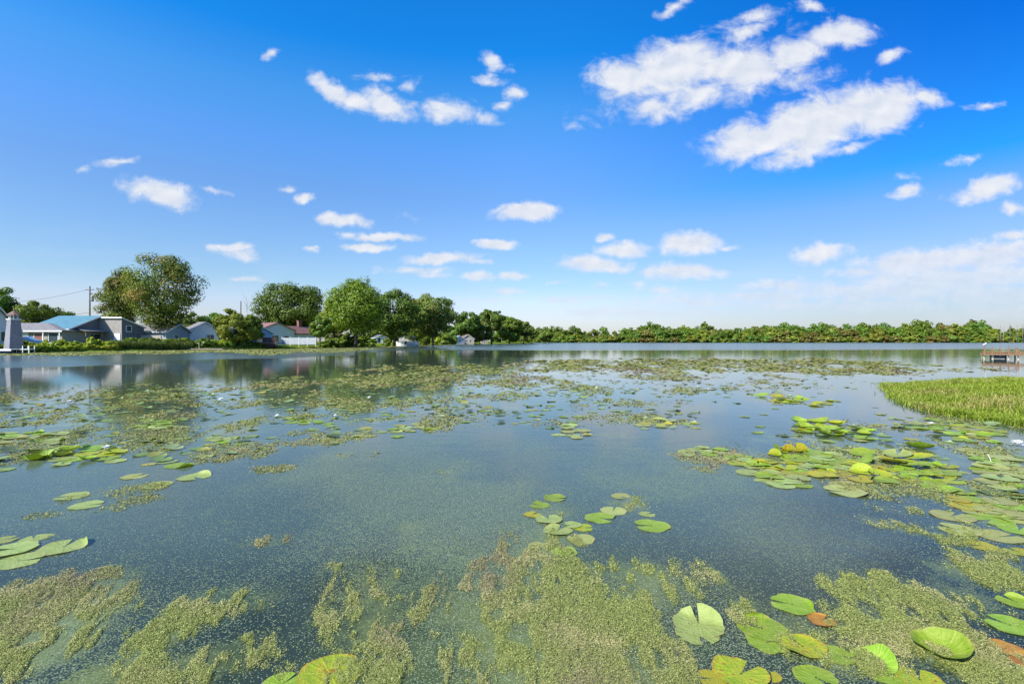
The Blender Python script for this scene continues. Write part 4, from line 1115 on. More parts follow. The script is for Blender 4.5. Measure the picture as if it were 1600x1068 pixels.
# ---------------------------------------------------------------- grassy point on the right
PT = np.array([(12.3, 16.6), (10.9, 14.6), (9.8, 12.8), (9.2, 11.4), (8.95, 10.3), (8.95, 9.5), (9.2, 8.9), (10.2, 7.9), (13, 7.2), (20, 7.0), (34, 8), (34, 21.5), (26, 20), (20, 19.4), (17, 18.9), (14.6, 18.2), (12.8, 17.4)], float)
cl_ = np.vstack([PT, PT[:1]])
dp = np.vstack([cl_[i] + (cl_[i + 1] - cl_[i]) * np.linspace(0, 1, 9, endpoint=False)[:, None] for i in range(len(PT))])
dp = dp + np.column_stack([fbm(dp[:, 0] * 1.3, dp[:, 1] * 1.3, 41, 3) - .5, fbm(dp[:, 0] * 1.3, dp[:, 1] * 1.3, 42, 3) - .5]) * .5
ctr = np.array((18.0, 12.8))
def pt_ring(s, z): p = ctr + (dp - ctr) * s; return [(a, b, z + .05 * (fbm(a * .8, b * .8, 44, 3) - .5)) for a, b in p]
V = []; rs = []
for s, z in ((1.03, -.5), (1.0, -.03), (.985, .03), (.93, .07), (.75, .20), (.5, .235), (.25, .24)): rs.append(len(V)); V += pt_ring(s, z)
n = len(dp); V.append((*ctr, .24)); gf = []
for a, b in zip(rs[:-1], rs[1:]): gf += [(a + i, a + (i + 1) % n, b + (i + 1) % n, b + i) for i in range(n)]
gf += [(rs[-1] + i, rs[-1] + (i + 1) % n, len(V) - 1) for i in range(n)]
me = bpy.data.meshes.new('grassy_land'); me.from_pydata([tuple(map(float, v)) for v in V], [], gf); me.materials.append(M['ground']); me.update()
tag(link('grassy_land', me), kind='structure')
def inside(pts, poly):
    x, y = pts[:, 0], pts[:, 1]; c = np.zeros(len(pts), bool); j = len(poly) - 1
    for i in range(len(poly)):
        xi, yi = poly[i]; xj, yj = poly[j]
        c ^= ((yi > y) != (yj > y)) & (x < (xj - xi) * (y - yi) / (yj - yi + 1e-12) + xi); j = i
    return c
rng = np.random.default_rng(9)
pp = np.column_stack([rng.uniform(8, 24, 400000), rng.uniform(7, 20, 400000)])
pp = pp[inside(pp, dp)]
keep = rng.uniform(size=len(pp)) < np.clip(.35 + .9 * fbm(pp[:, 0] * 1.1, pp[:, 1] * 1.1, 61, 4), .08, 1)
pp = pp[keep][:130000]
hz = .10 + .16 * fbm(pp[:, 0] * .9, pp[:, 1] * .9, 62, 4)
def edge_dist(p):
    out = np.full(len(p), 9.0)
    for q in dp: out = np.minimum(out, np.hypot(p[:, 0] - q[0], p[:, 1] - q[1]))
    return out
ed = edge_dist(pp)
pts3 = np.column_stack([pp, .02 + .22 * sstep(0, 2.2, ed)])
tall = (.45 + .55 * sstep(0, .9, ed)) * (.55 + .9 * fbm(pp[:, 0] * .9, pp[:, 1] * .9, 62, 5))
sel = fbm(pp[:, 0] * 1.6, pp[:, 1] * 1.6, 63, 4) < .56
tag(link('bank_grass', blades('bank_grass', pts3[sel], .115 * tall[sel], .007, M['lf_grass'], 71, 1.4, .7)), 'short sunlit grass on the grassy point', 'grass', kind='stuff')
tag(link('tall_grass', blades('tall_grass', pts3[~sel], .19 * tall[~sel], .007, M['lf_grass'], 72, 1.3, .7)), 'taller tufts of grass on the grassy point', 'grass', kind='stuff')
edge = dp[np.random.default_rng(4).integers(0, len(dp), 7000)] + np.random.default_rng(5).normal(size=(7000, 2)) * .13
edge = edge[(edge[:, 1] < 19.5) & (edge[:, 0] < 24)]
tag(link('edge_grass', blades('edge_grass', np.column_stack([edge, np.full(len(edge), .0)]), .15 * (.4 + 1.2 * fbm(edge[:, 0] * 2, edge[:, 1] * 2, 64, 4)), .008, M['lf_grass'], 73, 1.6, .9)), 'grass hanging over the water edge of the grassy point', 'grass', kind='stuff')

# ---------------------------------------------------------------- water lilies
def pad_mat(name, a, b, rim, spot, amount, dusty=0.0):
    m, N, out = new_mat(name)
    tc = N.n('ShaderNodeTexCoord'); P = tc.outputs['Object']; oi = N.n('ShaderNodeObjectInfo')
    sh = N.vec('ADD', P, N.vec('MULTIPLY', oi.outputs['Location'], (3.1, 2.3, 0)))
    sp = N.n('ShaderNodeSeparateXYZ'); N.put(sp.inputs[0], P)
    r = N.vec('LENGTH', N.vec('MULTIPLY', P, (1, 1, 0)))
    ang = N.math('ARCTAN2', sp.outputs[1], sp.outputs[0])
    n1 = N.noise(sh, 1.6, 4, .6); n2 = N.noise(sh, 7, 5, .65)
    col = N.mix(N.rng(n1, .3, .7), c4(a), c4(b))
    vein = N.math('POWER', N.math('ABSOLUTE', N.math('COSINE', N.math('MULTIPLY', ang, 7.0))), 14.0)
    col = N.mix(N.math('MULTIPLY', vein, N.rng(r, 1.0, .1, 0, .22)), col, c4(tuple(min(.6, c * 1.5) for c in b)))
    col = N.mix(N.rng(N.math('ADD', r, N.math('MULTIPLY', N.math('SUBTRACT', n2, .5), .35)), .86, 1.02, 0, .75), col, c4(rim))
    col = N.mix(N.rng(N.math('ADD', n2, N.math('MULTIPLY', N.math('SUBTRACT', n1, .5), .9)), .70 - amount * .25, .76 - amount * .25, 0, .9), col, c4(spot))
    if dusty:
        v = N.n('ShaderNodeTexVoronoi', feature='F1'); N.put(v.inputs['Vector'], sh); v.inputs['Scale'].default_value = 16
        col = N.mix(N.math('MULTIPLY', N.math('LESS_THAN', v.outputs['Distance'], .42), dusty), col, (.24, .25, .10, 1))
    hs = N.n('ShaderNodeHueSaturation'); N.put(hs.inputs['Color'], col)
    N.put(hs.inputs['Hue'], N.math('MULTIPLY_ADD', oi.outputs['Random'], .025, .48)); N.put(hs.inputs['Value'], N.math('MULTIPLY_ADD', oi.outputs['Random'], .4, 1.05)); hs.inputs['Saturation'].default_value = 1.12
    b_ = N.n('ShaderNodeBsdfPrincipled'); N.put(b_.inputs['Base Color'], hs.outputs[0])
    b_.inputs['Roughness'].default_value = .42; b_.inputs['Specular IOR Level'].default_value = .38
    bp = N.n('ShaderNodeBump'); bp.inputs['Strength'].default_value = .5; bp.inputs['Distance'].default_value = .02
    N.put(bp.inputs['Height'], N.math('ADD', N.math('MULTIPLY', vein, .18), n2)); N.put(b_.inputs['Normal'], bp.outputs[0])
    t = N.n('ShaderNodeBsdfTranslucent'); N.put(t.inputs[0], N.mix(1.0, hs.outputs[0], (1.2, 1.3, .4, 1), 'MULTIPLY'))
    mx = N.n('ShaderNodeMixShader'); mx.inputs[0].default_value = .18
    N.t.links.new(b_.outputs[0], mx.inputs[1]); N.t.links.new(t.outputs[0], mx.inputs[2]); N.t.links.new(mx.outputs[0], out.inputs[0])
    return m
PM = dict(
    green=pad_mat('green lily pad', (.150, .245, .035), (.225, .315, .065), (.25, .27, .07), (.22, .16, .05), .0),
    pale=pad_mat('pale lily pad', (.20, .265, .080), (.27, .32, .12), (.27, .26, .11), (.28, .21, .08), -.15, .25),
    yellow=pad_mat('yellowing lily pad', (.25, .27, .045), (.34, .31, .05), (.33, .22, .06), (.26, .13, .04), .25),
    mottled=pad_mat('mottled lily pad', (.18, .255, .035), (.30, .30, .05), (.30, .20, .05), (.22, .11, .035), .35),
    scummy=pad_mat('scum covered lily pad', (.23, .275, .085), (.31, .32, .12), (.28, .22, .10), (.28, .20, .10), .1, .8),
    brown=pad_mat('dead lily pad', (.26, .13, .045), (.34, .19, .06), (.16, .06, .03), (.42, .22, .05), .3),
)
COLOUR_WORD = dict(green='fresh green', pale='pale green', yellow='yellowing', mottled='brown spotted', scummy='scum flecked', brown='dead brown')


def pad_geom(seed, mode='flat', seg=30, notch=None):
    """unit lily pad: notched disc with a wavy, partly lifted rim"""
    rng = np.random.default_rng(seed)
    notch = rng.uniform(.10, .34) if notch is None else notch
    rad = np.array((.05, .35, .62, .82, .94, 1.0))
    th = np.linspace(notch, 2 * math.pi - notch, seg)
    T, R = np.meshgrid(th, rad)
    rr = R * (1 + .035 * np.sin(3 * T + rng.uniform(0, 6)) * R + .02 * np.sin(7 * T + rng.uniform(0, 6)) * R)
    lip = sstep(notch, notch + .5, T) * sstep(2 * math.pi - notch, 2 * math.pi - notch - .5, T)
    rr *= (.90 + .10 * lip) ** R
    bite = rng.uniform(notch, 2 * math.pi - notch, 5)
    for bt in bite: rr = rr * (1 - R ** 6 * rng.uniform(.02, .10) * np.exp(-((T - bt) / rng.uniform(.06, .16)) ** 2))
    x, y = rr * np.cos(T), rr * np.sin(T)
    z = .014 + .016 * R ** 2 * np.sin(2 * T + rng.uniform(0, 6)) + .012 * R ** 3 * np.sin(5 * T + rng.uniform(0, 6)) + .02 * R ** 4
    z = np.maximum(z, .006)
    def fold(f, c, al, soft=.25):
        nonlocal x, y, z
        d = x * math.cos(f) + y * math.sin(f) - c
        a = al * sstep(0, soft, d)
        # bend the part beyond the fold line upwards on a soft arc
        s = np.clip(d, 0, None); k = al / soft
        arc = np.clip(s, 0, soft)
        dx = np.where(s > 0, np.sin(k * arc) / k + np.maximum(s - soft, 0) * math.cos(al), d)
        dz = np.where(s > 0, (1 - np.cos(k * arc)) / k + np.maximum(s - soft, 0) * math.sin(al), 0)
        x = x + (dx - d) * math.cos(f); y = y + (dx - d) * math.sin(f); z = z + dz
    if mode == 'curl': fold(rng.uniform(0, 6.28), .70, RAD(rng.uniform(60, 115)), .22)
    if mode == 'wavy':
        z = z + .09 * R ** 3 * np.clip(np.sin(2 * T + rng.uniform(0, 6)), 0, 1) + .06 * R ** 3 * np.clip(np.sin(3 * T + rng.uniform(0, 6)), 0, 1)
    if mode == 'folded': fold(rng.uniform(0, 6.28), rng.uniform(-.1, .25), RAD(rng.uniform(55, 105)), .4)
    if mode == 'cupped':
        z = z + .30 * R ** 2.2; f = rng.uniform(0, 6.28); fold(f, .15, RAD(35), .5)
    if mode == 'raised':
        z = z + .16 + .20 * (x * math.cos(seed) + y * math.sin(seed)) + .12 * R ** 2
    V = np.stack([x, y, z], -1).reshape(-1, 3)
    idx = np.arange(len(rad) * seg).reshape(len(rad), seg)
    Fq_ = np.stack([idx[:-1, :-1], idx[1:, :-1], idx[1:, 1:], idx[:-1, 1:]], -1).reshape(-1, 4)
    return V, Fq_


MODES = {}
def pad_mesh(mode, mat, k):
    key = (mode, mat, k)
    if key not in MODES:
        V, Fq_ = pad_geom(hash_seed(mode, k), mode)
        MODES[key] = np_mesh('lily_pad', V, Fq_, PM[mat], smooth=True)
    return MODES[key]
def hash_seed(mode, k): return 1000 + 37 * sorted(['flat', 'curl', 'wavy', 'folded', 'cupped', 'raised']).index(mode) + k


PADS = []         # (px, py) of every pad placed, to keep fill-ins apart
def put_pad(px, py, wpx, mat, mode, rot, k=0, z=0.0):
    X, Y = world_at(px, py)
    r = wpx * Y / F / 2
    o = link('lily_pad', pad_mesh(mode, mat, k), None, (X, Y, z), (0, 0, RAD(rot)), (r, r, r))
    PADS.append((X, Y, r))
    return o
def pad(px, py, wpx, mat, mode, rot, label, k=0, z=0.0):
    tag(put_pad(px, py, wpx, mat, mode, rot, k, z), label, 'lily pad', 'lily pads')

# nearest pads, one by one
pad(868, 778, 38, 'green', 'wavy', -20, 'topmost green pad of the small central group, notch to the right', 1)
pad(843, 789, 32, 'green', 'curl', 150, 'pad with dark upturned left edge in the small central group', 2)
pad(832, 804, 28, 'yellow', 'flat', 40, 'small yellow pad at the left of the central group', 3, .004)
pad(857, 812, 42, 'pale', 'flat', 100, 'pale pad overlapping the yellow pad in the central group', 4, .008)
pad(871, 829, 46, 'pale', 'wavy', 60, 'pale yellowish pad in the middle of the central group', 5)
pad(894, 820, 30, 'pale', 'curl', 200, 'small pad with a torn notch, middle of the central group', 6, .004)
pad(911, 824, 34, 'mottled', 'flat', 0, 'yellow edged pad touching the torn notch pad, central group', 7)
pad(938, 809, 50, 'green', 'curl', -30, 'large green pad with a dark fold, right side of the central group', 8)
pad(1018, 821, 56, 'green', 'flat', 180, 'lone bright green pad right of the central group', 9)
pad(1011, 803, 26, 'pale', 'flat', 30, 'faded pad just behind the lone bright green pad', 10)
pad(882, 861, 41, 'green', 'flat', 90, 'round bright green pad below the central group', 11)
pad(855, 853, 24, 'pale', 'flat', 20, 'small pale pad left of the round bright one below the group', 12)
pad(838, 851, 26, 'scummy', 'flat', 200, 'scummy small pad at the lower left of the central group', 13)
pad(908, 842, 44, 'scummy', 'flat', 130, 'brownish scummy pad under the central group', 14)
pad(958, 798, 42, 'scummy', 'flat', 70, 'faded scummy pad behind the pad with the dark fold', 15)
pad(970, 775, 32, 'scummy', 'flat', 300, 'thin faded pad at the back of the central group', 16)
pad(516, 1052, 98, 'mottled', 'flat', -80, 'big yellow green pad with rusty spots at the bottom edge', 17)
pad(440, 1069, 62, 'green', 'flat', 60, 'green pad cut by the bottom edge beside the rusty spotted one', 18)
pad(1092, 974, 78, 'pale', 'folded', 80, 'pale pad folded in half over its notch, bottom centre right', 19)
pad(1090, 990, 66, 'pale', 'flat', 280, 'pale half sunk pad below the folded pad, bottom centre right', 20)
pad(1238, 944, 66, 'green', 'curl', 155, 'green pad with upturned left rim beside the torn brown pad', 21)
pad(1284, 969, 42, 'brown', 'wavy', 30, 'torn brown and orange pad at the tip of the upturned pad', 22)
pad(1190, 981, 76, 'green', 'curl', 140, 'large green pad with lifted left rim, left of bottom raft', 23)
pad(1199, 1003, 62, 'green', 'flat', 20, 'green pad under the lifted rim pad in the bottom raft', 24)
pad(1254, 1011, 66, 'mottled', 'wavy', 110, 'mottled pad with orange scars in the bottom raft', 25, .006)
pad(1308, 1023, 52, 'green', 'flat', -25, 'small plain green pad right of the orange scarred one', 26)
pad(1366, 1032, 66, 'green', 'folded', 160, 'green pad folded along its middle in the bottom raft', 27)
pad(1388, 1055, 60, 'green', 'flat', 20, 'green pad in front of the folded one at the bottom edge', 28)
pad(1437, 1061, 66, 'mottled', 'flat', 60, 'yellowish pad cut by the bottom edge right of the raft', 29)
pad(1470, 1017, 78, 'green', 'cupped', 200, 'shiny bright green cupped pad, alone at the bottom right', 30)
pad(1275, 1058, 64, 'green', 'flat', -60, 'broad green pad at the bottom edge under the orange scarred one', 31)
pad(1206, 1056, 30, 'yellow', 'flat', 90, 'sliver of yellow pad at the bottom edge right of mottled pad', 32)
pad(1158, 1052, 84, 'mottled', 'wavy', 40, 'large yellow mottled pad with burnt holes at bottom edge', 33)
pad(1112, 1060, 46, 'yellow', 'flat', 170, 'yellow tattered pad left of the burnt mottled one', 34)
pad(1588, 940, 50, 'green', 'curl', 100, 'green pad with a raised back rim at the right edge', 35)
pad(1578, 976, 66, 'green', 'flat', 120, 'big dull green pad at the right edge below the raised one', 36)
pad(1572, 1012, 46, 'brown', 'wavy', 200, 'sunken brown decaying pad near the right edge', 37)
pad(1597, 1034, 34, 'brown', 'curl', 20, 'orange brown curled pad at the right edge, near bottom', 38)
pad(1532, 852, 44, 'yellow', 'flat', 170, 'yellow green oval pad at the edge of the dark water', 39)
pad(1563, 838, 62, 'scummy', 'flat', 10, 'long scummy pad left of the right edge raft', 40)
pad(1592, 828, 50, 'green', 'flat', 40, 'green pad touching the right edge behind the yellow oval', 41)
pad(1547, 812, 60, 'green', 'flat', 200, 'long green pad behind the scummy one near right edge', 42)
pad(1497, 827, 58, 'scummy', 'flat', 130, 'scum coated pad at the left of the right edge raft', 43)
pad(1487, 806, 58, 'scummy', 'flat', 30, 'second scum coated pad further back, right edge raft', 44)
pad(1592, 862, 40, 'mottled', 'flat', 100, 'mottled pad at right edge below the yellow oval', 45)
pad(100, 854, 68, 'pale', 'curl', 100, 'long pale pad with a brown blotch at the lower left', 46)
pad(30, 876, 66, 'pale', 'flat', 20, 'pale pad at the left edge below the blotched one', 47)
pad(20, 859, 62, 'pale', 'flat', 200, 'pale pad with brown debris at the left edge', 48, .008)
pad(8, 843, 36, 'pale', 'curl', 60, 'small pale pad with curled rim at the left edge', 49)
pad(52, 841, 34, 'pale', 'flat', 130, 'thin pale pad behind the blotched one, left', 50)
pad(70, 838, 26, 'pale', 'flat', 10, 'narrow pale pad further right behind the blotched one', 51)
pad(245, 758, 46, 'pale', 'flat', 10, 'lower of two lone pale pads on open water, left', 52)
pad(304, 745, 48, 'pale', 'curl', 320, 'upper lone pale pad with dark lifted rim, left water', 53)
pad(210, 744, 38, 'scummy', 'flat', 60, 'dull ochre pad left of the two lone pale pads', 54)
pad(281, 727, 42, 'green', 'curl', 90, 'green pad with a curled rim behind the two lone pads', 55)
pad(135, 789, 46, 'pale', 'flat', 20, 'nearer of two thin pale pads low on the left', 56)
pad(112, 775, 46, 'pale', 'flat', 200, 'farther of two thin pale pads low on the left', 57)
pad(1438, 700, 40, 'green', 'cupped', 30, 'glossy cupped green pad standing high in the right raft', 58)
pad(1520, 772, 15, 'yellow', 'folded', 90, 'small upright yellow leaf at the tail of the right raft', 59)
pad(1496, 768, 46, 'green', 'wavy', 0, 'green pad beside the small upright yellow leaf', 60)
pad(1468, 763, 50, 'green', 'wavy', 190, 'bright green pad left of the upright yellow leaf pair', 61)
pad(1320, 768, 60, 'scummy', 'wavy', 170, 'brown rimmed pad at the lower tip of the right raft', 62)
pad(1326, 759, 54, 'scummy', 'flat', 20, 'ochre pad lying behind the brown rimmed pad', 63)

# rafts: (place in words, centre, spread, tilt, count, mean width, colours, modes)
RAFTS = [
    ('in the small raft off the right raft', 1110, 708, 46, 9, 5, 11, 30, 'pale pale scummy green', 'flat flat wavy curl'),
    ('at the near left end of the right raft', 1205, 737, 46, 14, 16, 18, 38, 'pale green pale mottled', 'flat flat curl wavy'),
    ('in the thick of the right raft', 1300, 728, 80, 16, 10, 34, 36, 'green pale mottled green yellow', 'flat wavy curl folded'),
    ('in the tail of the right raft', 1425, 735, 70, 17, 10, 26, 34, 'green mottled green pale', 'flat wavy curl raised'),
    ('in the back of the right raft', 1300, 672, 50, 9, 6, 24, 27, 'green green mottled', 'raised cupped curl wavy'),
    ('in front of the grassy point', 1490, 672, 60, 12, 12, 26, 29, 'green green scummy mottled', 'raised curl flat wavy'),
    ('in the loose right edge raft', 1560, 735, 44, 22, 8, 18, 40, 'scummy green pale', 'flat flat wavy'),
    ('in the lower drift at the right edge', 1545, 795, 58, 14, 10, 12, 46, 'scummy scummy green yellow', 'flat flat wavy'),
    ('in the sunlit row on the left water', 120, 712, 62, 12, -4, 20, 34, 'green green mottled pale', 'curl flat cupped wavy'),
    ('behind the sunlit row, left edge', 46, 684, 46, 10, 0, 12, 32, 'green pale scummy', 'flat curl wavy'),
    ('in the streak behind the sunlit row', 250, 664, 44, 9, -4, 12, 23, 'green pale', 'curl flat wavy'),
    ('in the small clump on the left', 344, 688, 22, 4, -4, 5, 24, 'green pale', 'flat curl'),
    ('in the clump left of centre', 478, 657, 36, 6, 0, 9, 22, 'green green pale', 'curl raised flat'),
    ('in the thin streak at the centre', 620, 674, 66, 9, -8, 12, 24, 'pale scummy green', 'flat curl'),
    ('in the streak right of centre', 900, 676, 40, 10, 0, 8, 25, 'pale scummy', 'flat wavy'),
    ('in the clump below the lake middle', 1018, 660, 30, 8, 0, 8, 24, 'pale yellow scummy', 'flat wavy curl'),
    ('in the clump left of the grassy point', 1240, 626, 56, 6, 6, 16, 22, 'green mottled', 'raised curl flat'),
]
SURE = {'flat': 'flat', 'curl': 'curled', 'wavy': 'wavy', 'folded': 'folded', 'cupped': 'cupped', 'raised': 'upraised'}
rp = random.Random(12)
for (where, cx, cy, sx, sy, tilt, cnt, wd, cols, modes) in RAFTS:
    cols, modes = cols.split(), modes.split(); made = 0; tries = 0
    while made < cnt and tries < 600:
        tries += 1
        u, v = rp.gauss(0, .55), rp.gauss(0, .55)
        if abs(u) > 1.15 or abs(v) > 1.15: continue
        c, s = math.cos(RAD(tilt)), math.sin(RAD(tilt))
        px, py = cx + u * sx * c - v * sy * s, cy + u * sx * s + v * sy * c
        if px > 1640: continue
        X, Y = world_at(px, py); w = wd * rp.uniform(.72, 1.2); r = w * Y / F / 2
        if X > 8 and inside(np.array([[X + r, Y]]), dp)[0]: continue
        if any((X - a) ** 2 + (Y - b) ** 2 < ((r + q) * (.62 if tries < 300 else .45)) ** 2 for a, b, q in PADS): continue
        mt, md = rp.choice(cols), rp.choice(modes)
        k = rp.randrange(6)
        o = put_pad(px, py, w, mt, md, rp.uniform(0, 360), 100 + k, .003 * (made % 4))
        later(o, f'{SURE[md]} {COLOUR_WORD[mt]} pad {where}', 'lily pad', 'lily pads', px)
        made += 1

# the many far pads, too small to pick out: one carpet of real leaves
def far_pads():
    rng = np.random.default_rng(31)
    fields = [(110, 640, 230, 30, 0, 1.0, 130), (300, 615, 170, 14, 0, 1.0, 90), (560, 618, 200, 22, 0, 1.0, 130), (640, 588, 220, 12, 0, 1.0, 200), (900, 605, 260, 22, 0, .9, 260), (1130, 572, 330, 8, 0, 1.0, 340),
              (1200, 600, 260, 20, 0, .5, 110), (1500, 668, 120, 10, 0, 1.0, 60), (1560, 760, 80, 60, 0, .8, 40), (60, 690, 140, 40, 0, .6, 50), (230, 700, 120, 30, 0, .6, 40), (760, 640, 220, 26, 0, .8, 110), (1380, 690, 200, 60, 0, 1.0, 120), (440, 660, 200, 40, 0, .8, 70), (1040, 655, 60, 20, 0, 1, 30)]
    VV = []; FF = []; MI = []; nv = 0
    base = [pad_geom(500 + i, m, 12, .25) for i, m in enumerate(('flat', 'flat', 'wavy', 'curl', 'raised', 'curl'))]
    for (cx, cy, sx, sy, tl, st, cnt) in fields:
        for _ in range(cnt):
            px = cx + rng.normal() * sx * .5; py = cy + rng.normal() * sy * .5
            if py < 560 or fbm(np.array(px * .02), np.array(py * .08), 91, 3) < .38: continue
            X, Y = world_at(px, py)
            if X > 8 and inside(np.array([[X + .3, Y]]), dp)[0]: continue
            r = rng.uniform(.065, .12)
            if Y < 13 and any((X - a) ** 2 + (Y - b) ** 2 < ((r + q) * .8) ** 2 for a, b, q in PADS): continue
            V, Fq_ = base[rng.integers(len(base))]
            a = rng.uniform(0, 6.28); ca, sa = math.cos(a), math.sin(a)
            VV.append(np.column_stack([(V[:, 0] * ca - V[:, 1] * sa) * r + X, (V[:, 0] * sa + V[:, 1] * ca) * r + Y, V[:, 2] * r + .002]))
            FF.append(Fq_ + nv); MI.append(np.full(len(Fq_), rng.choice(4, p=(.42, .3, .12, .16)))); nv += len(V)
    me = np_mesh('far_lily_pads', np.vstack(VV), np.vstack(FF), [M['pad_far0'], M['pad_far1'], M['pad_far2'], M['pad_far3']], np.concatenate(MI), True)
    tag(link('far_lily_pads', me), 'scattered far lily pads dotting the open water', 'lily pads', kind='stuff')
M['pad_far0'] = leafy('far green pads', (.12, .20, .03), (.20, .28, .06), trans=.12, gloss=.12)
M['pad_far1'] = leafy('far pale pads', (.16, .23, .07), (.23, .29, .11), trans=.12, gloss=.12)
M['pad_far2'] = leafy('far yellow pads', (.23, .25, .05), (.31, .29, .06), trans=.12, gloss=.08)
M['pad_far3'] = leafy('far dark pads', (.05, .085, .02), (.09, .12, .03), trans=.12, gloss=.12)
far_pads()

# white water lily flowers
M['petal'] = paint('white petals', (.82, .82, .78), .5, .03)
M['stamen'] = paint('yellow stamens', (.62, .42, .05), .6, .1)
def flower_meshes():
    rng = random.Random(8); V = []; Fq_ = []
    for ring, (n, tilt, ln) in enumerate(((9, 22, 1.0), (8, 45, .92), (6, 66, .75))):
        for k in range(n):
            a = 2 * math.pi * (k + .5 * ring) / n; t = RAD(tilt + rng.uniform(-6, 6)); l = ln * rng.uniform(.9, 1.08)
            d = Vector((math.cos(a) * math.cos(t), math.sin(a) * math.cos(t), math.sin(t))); s = Vector((-math.sin(a), math.cos(a), 0)); up = d.cross(s) * -1
            b0 = len(V)
            for (u, w, h) in ((.1, .06, 0), (.5, .19, .02), (.8, .15, .06), (1.0, .02, .14)):
                c = d * (u * l) + up * h
                V += [tuple(c - s * w), tuple(c + s * w)]
            for i in range(3): Fq_.append((b0 + 2 * i, b0 + 2 * i + 1, b0 + 2 * i + 3, b0 + 2 * i + 2))
    p = np_mesh('petals', np.array(V), np.array(Fq_), M['petal'], smooth=True)
    b = MB(); b.lathe([(.06, 0), (.2, .1), (.16, .28), (.02, .3)], 10)
    return p, b.mesh('stamens', M['stamen'], True)
FLP, FLS = flower_meshes()
for (px, py, wpx, lab) in ((165, 703, 13, 'white water lily open among the sunlit row on the left'), (345, 626, 9, 'white water lily far out left of the maple reflection'), (1455, 665, 12, 'white water lily in front of the grassy point'),
                           (523, 652, 8, 'white water lily right of the clump left of centre'), (433, 652, 8, 'white water lily left of the clump left of centre'), (577, 623, 7, 'tiny white water lily on the middle far pads'),
                           (995, 594, 7, 'tiny white water lily on the far open streak'), (1090, 606, 8, 'white water lily on the far pads right of centre'), (1222, 590, 7, 'tiny white water lily left of the fishing dock reflection'),
                           (1590, 697, 20, 'large white water lily at the right edge beyond the raft'), (108, 629, 8, 'white water lily on the far left pads')):
    X, Y = world_at(px, py); r = wpx * Y / F / 2
    e = tag(link('water_lily_flower', None), lab, 'flower', 'white water lilies'); e.location = (X, Y, .03); e.scale = (r, r, r); e.rotation_euler = (RAD(8), 0, px)
    link('petals', FLP, e); link('stamens', FLS, e)
# pale stalk poking out of the water
b = MB(); b.tube([(0, 0, -.1), (-.02, .02, .04), (-.045, .03, .10)], [.004, .004, .0025], 6); o = b.obj('stalk', M['trim']); o.location = (*world_at(1552, 722), 0)
tag(o, 'thin white stalk leaning out of the water near the right raft', 'stalk')

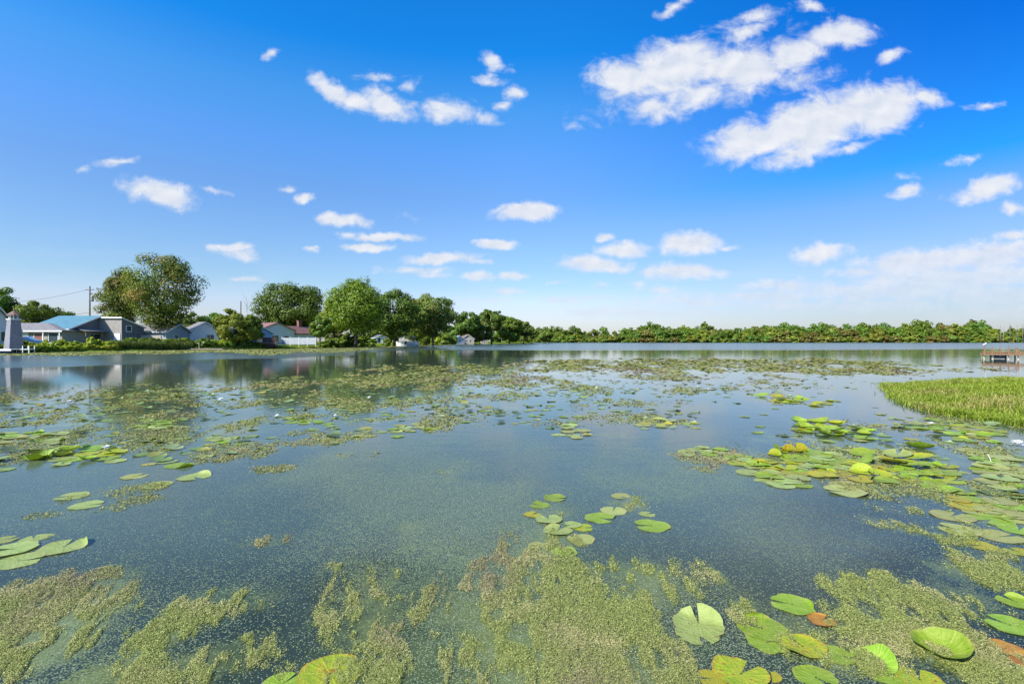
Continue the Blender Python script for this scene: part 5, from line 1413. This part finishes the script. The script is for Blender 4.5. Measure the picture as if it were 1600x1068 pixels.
# ---------------------------------------------------------------- duckweed, algae and drifting scum
M['weed_green'] = leafy('duckweed', (.12, .17, .03), (.46, .50, .15), (.48, .46, .18), .35, 2.2, .15, .03)
M['weed_scum'] = leafy('pond scum', (.18, .225, .055), (.33, .345, .115), (.35, .30, .13), .3, .5, .1, .02)
M['weed_belt'] = leafy('duckweed belt', (.24, .28, .09), (.36, .38, .15), None, trans=.1, gloss=.02)
M['weed_brown'] = leafy('brown weed', (.20, .17, .08), (.34, .28, .17), None, trans=.1, gloss=.04)
def weed(name, label, ells, n, py0, py1, size, thr, mats, seed, h=.012, amp=1.5, split=(.8, .2), rough=(1.6, 1.1), far_grow=0.0, finek=1.0, flat=1.0, cap=.66, halo=.04, keepmax=.6):
    rng = np.random.default_rng(seed)
    px = rng.uniform(-260, 1860, n); py = rng.uniform(py0, py1, n)
    Y = CH * F / (py - HY); X = (px - CX) / F * Y
    fld = np.minimum(ell_field(px, py, ells), cap)
    sc = np.sqrt(np.clip(Y / 3, .5, 60))
    nz = fbm(X * 2.6 / sc + 5, Y * rough[0] / sc, seed, 6, .62)
    fine = fbm(X * 14 / sc, Y * 10 / sc, seed + 9, 3, .6)
    d = fld + (nz - .5) * amp - thr + (fine - .5) * finek * np.clip(fld * 2, 0, 1)
    keep = (fld > .02) & (d > 0) & (rng.uniform(size=n) < np.clip(d * 1.6, .03, keepmax))
    keep |= (rng.uniform(size=n) < halo * np.clip(fld * 2.5, 0, 1) * sstep(.38, .6, nz))
    ins = np.ones(n, bool)
    c = np.where(keep & (X > 8))[0]
    if len(c): ins[c] = ~inside(np.column_stack([X[c], Y[c]]), dp)
    keep &= ins
    X, Y, nz, d = X[keep], Y[keep], nz[keep], d[keep]; m = len(X)
    s = size * Y / 512 * rng.uniform(.6, 1.5, m)
    s = s * (1 + far_grow * np.clip(Y - 5, 0, 60) / 12)
    z = .003 + np.clip(d, 0, .6) * h * rng.uniform(0, 2.2, m)
    tilt = .55 * flat * np.clip(3.5 / Y, .06, 1)
    Nn = np.column_stack([rng.normal(size=m) * tilt, rng.normal(size=m) * tilt, np.ones(m)])
    C = np.column_stack([X, Y, z])
    V, Fq_ = leaf_quads(C, Nn, 1.0, rng, 1.35)
    V = (V.reshape(m, 4, 3) - C[:, None]) * s[:, None, None] + C[:, None]
    V[:, :, 2] = np.maximum(V[:, :, 2], .0015)
    br = fbm(X * .9 / sc[keep] + 40, Y * .9 / sc[keep], seed + 3, 4)
    mi = ((br + rng.normal(size=m) * .07) > np.quantile(br, split[0])).astype(int)
    me = np_mesh(name, V.reshape(-1, 3), Fq_, [M[q] for q in mats], mi)
    tag(link(name, me), label, 'water weed', kind='stuff')
    return m
n1 = weed('algae_mats', 'thick green algae and duckweed mats on the near water', MATS, 2900000, 770, 1078, .72, .40, ('weed_green', 'weed_brown'), 401, .010, 2.2, (.97, .03), keepmax=.60, cap=.66, finek=2.2, flat=.6)
n2 = weed('drifting_scum', 'thin olive scum drifting on the middle water', MID, 960000, 559, 815, 1.05, .30, ('weed_scum', 'weed_brown'), 402, .004, 2.1, (.95, .05), (2.0, 1.0), far_grow=1.0)
print('weed quads', n1, n2)

# pale duckweed belt along the left shore
def belt():
    rng = np.random.default_rng(55); n = 60000
    px = rng.uniform(-30, 740, n)
    ys = np.interp(px, SHORE_PX + [740], [63.2, 64.5, 75.2, 86.8, 97, 108.5, 128, 166, 236, 270])
    w = np.interp(px, [0, 60, 330, 500, 690, 740], [8, 14, 27, 45, 50, 24]) * (.6 + .8 * fbm(px * .02, px * 0, 77, 4))
    t = rng.uniform(0, 1, n)
    Y = ys - t * w; keep = rng.uniform(size=n) < (1 - t ** 3) * (.25 + .9 * sstep(.35, .6, fbm(px * .012, Y * .5, 78, 4)))
    Y, px = Y[keep], px[keep]; X = (px - CX) / F * Y; m = len(X)
    C = np.column_stack([X, Y, np.full(m, .01)]); Nn = np.column_stack([rng.normal(size=(m, 2)) * .05, np.ones(m)])
    V, Fq_ = leaf_quads(C, Nn, .34, rng, 1.6); V[:, 2] = np.maximum(V[:, 2], .003)
    tag(link('duckweed_belt', np_mesh('duckweed_belt', V, Fq_, M['weed_belt'])), 'pale green duckweed belt along the left shore', 'water weed', kind='stuff')
belt()

settle_labels()
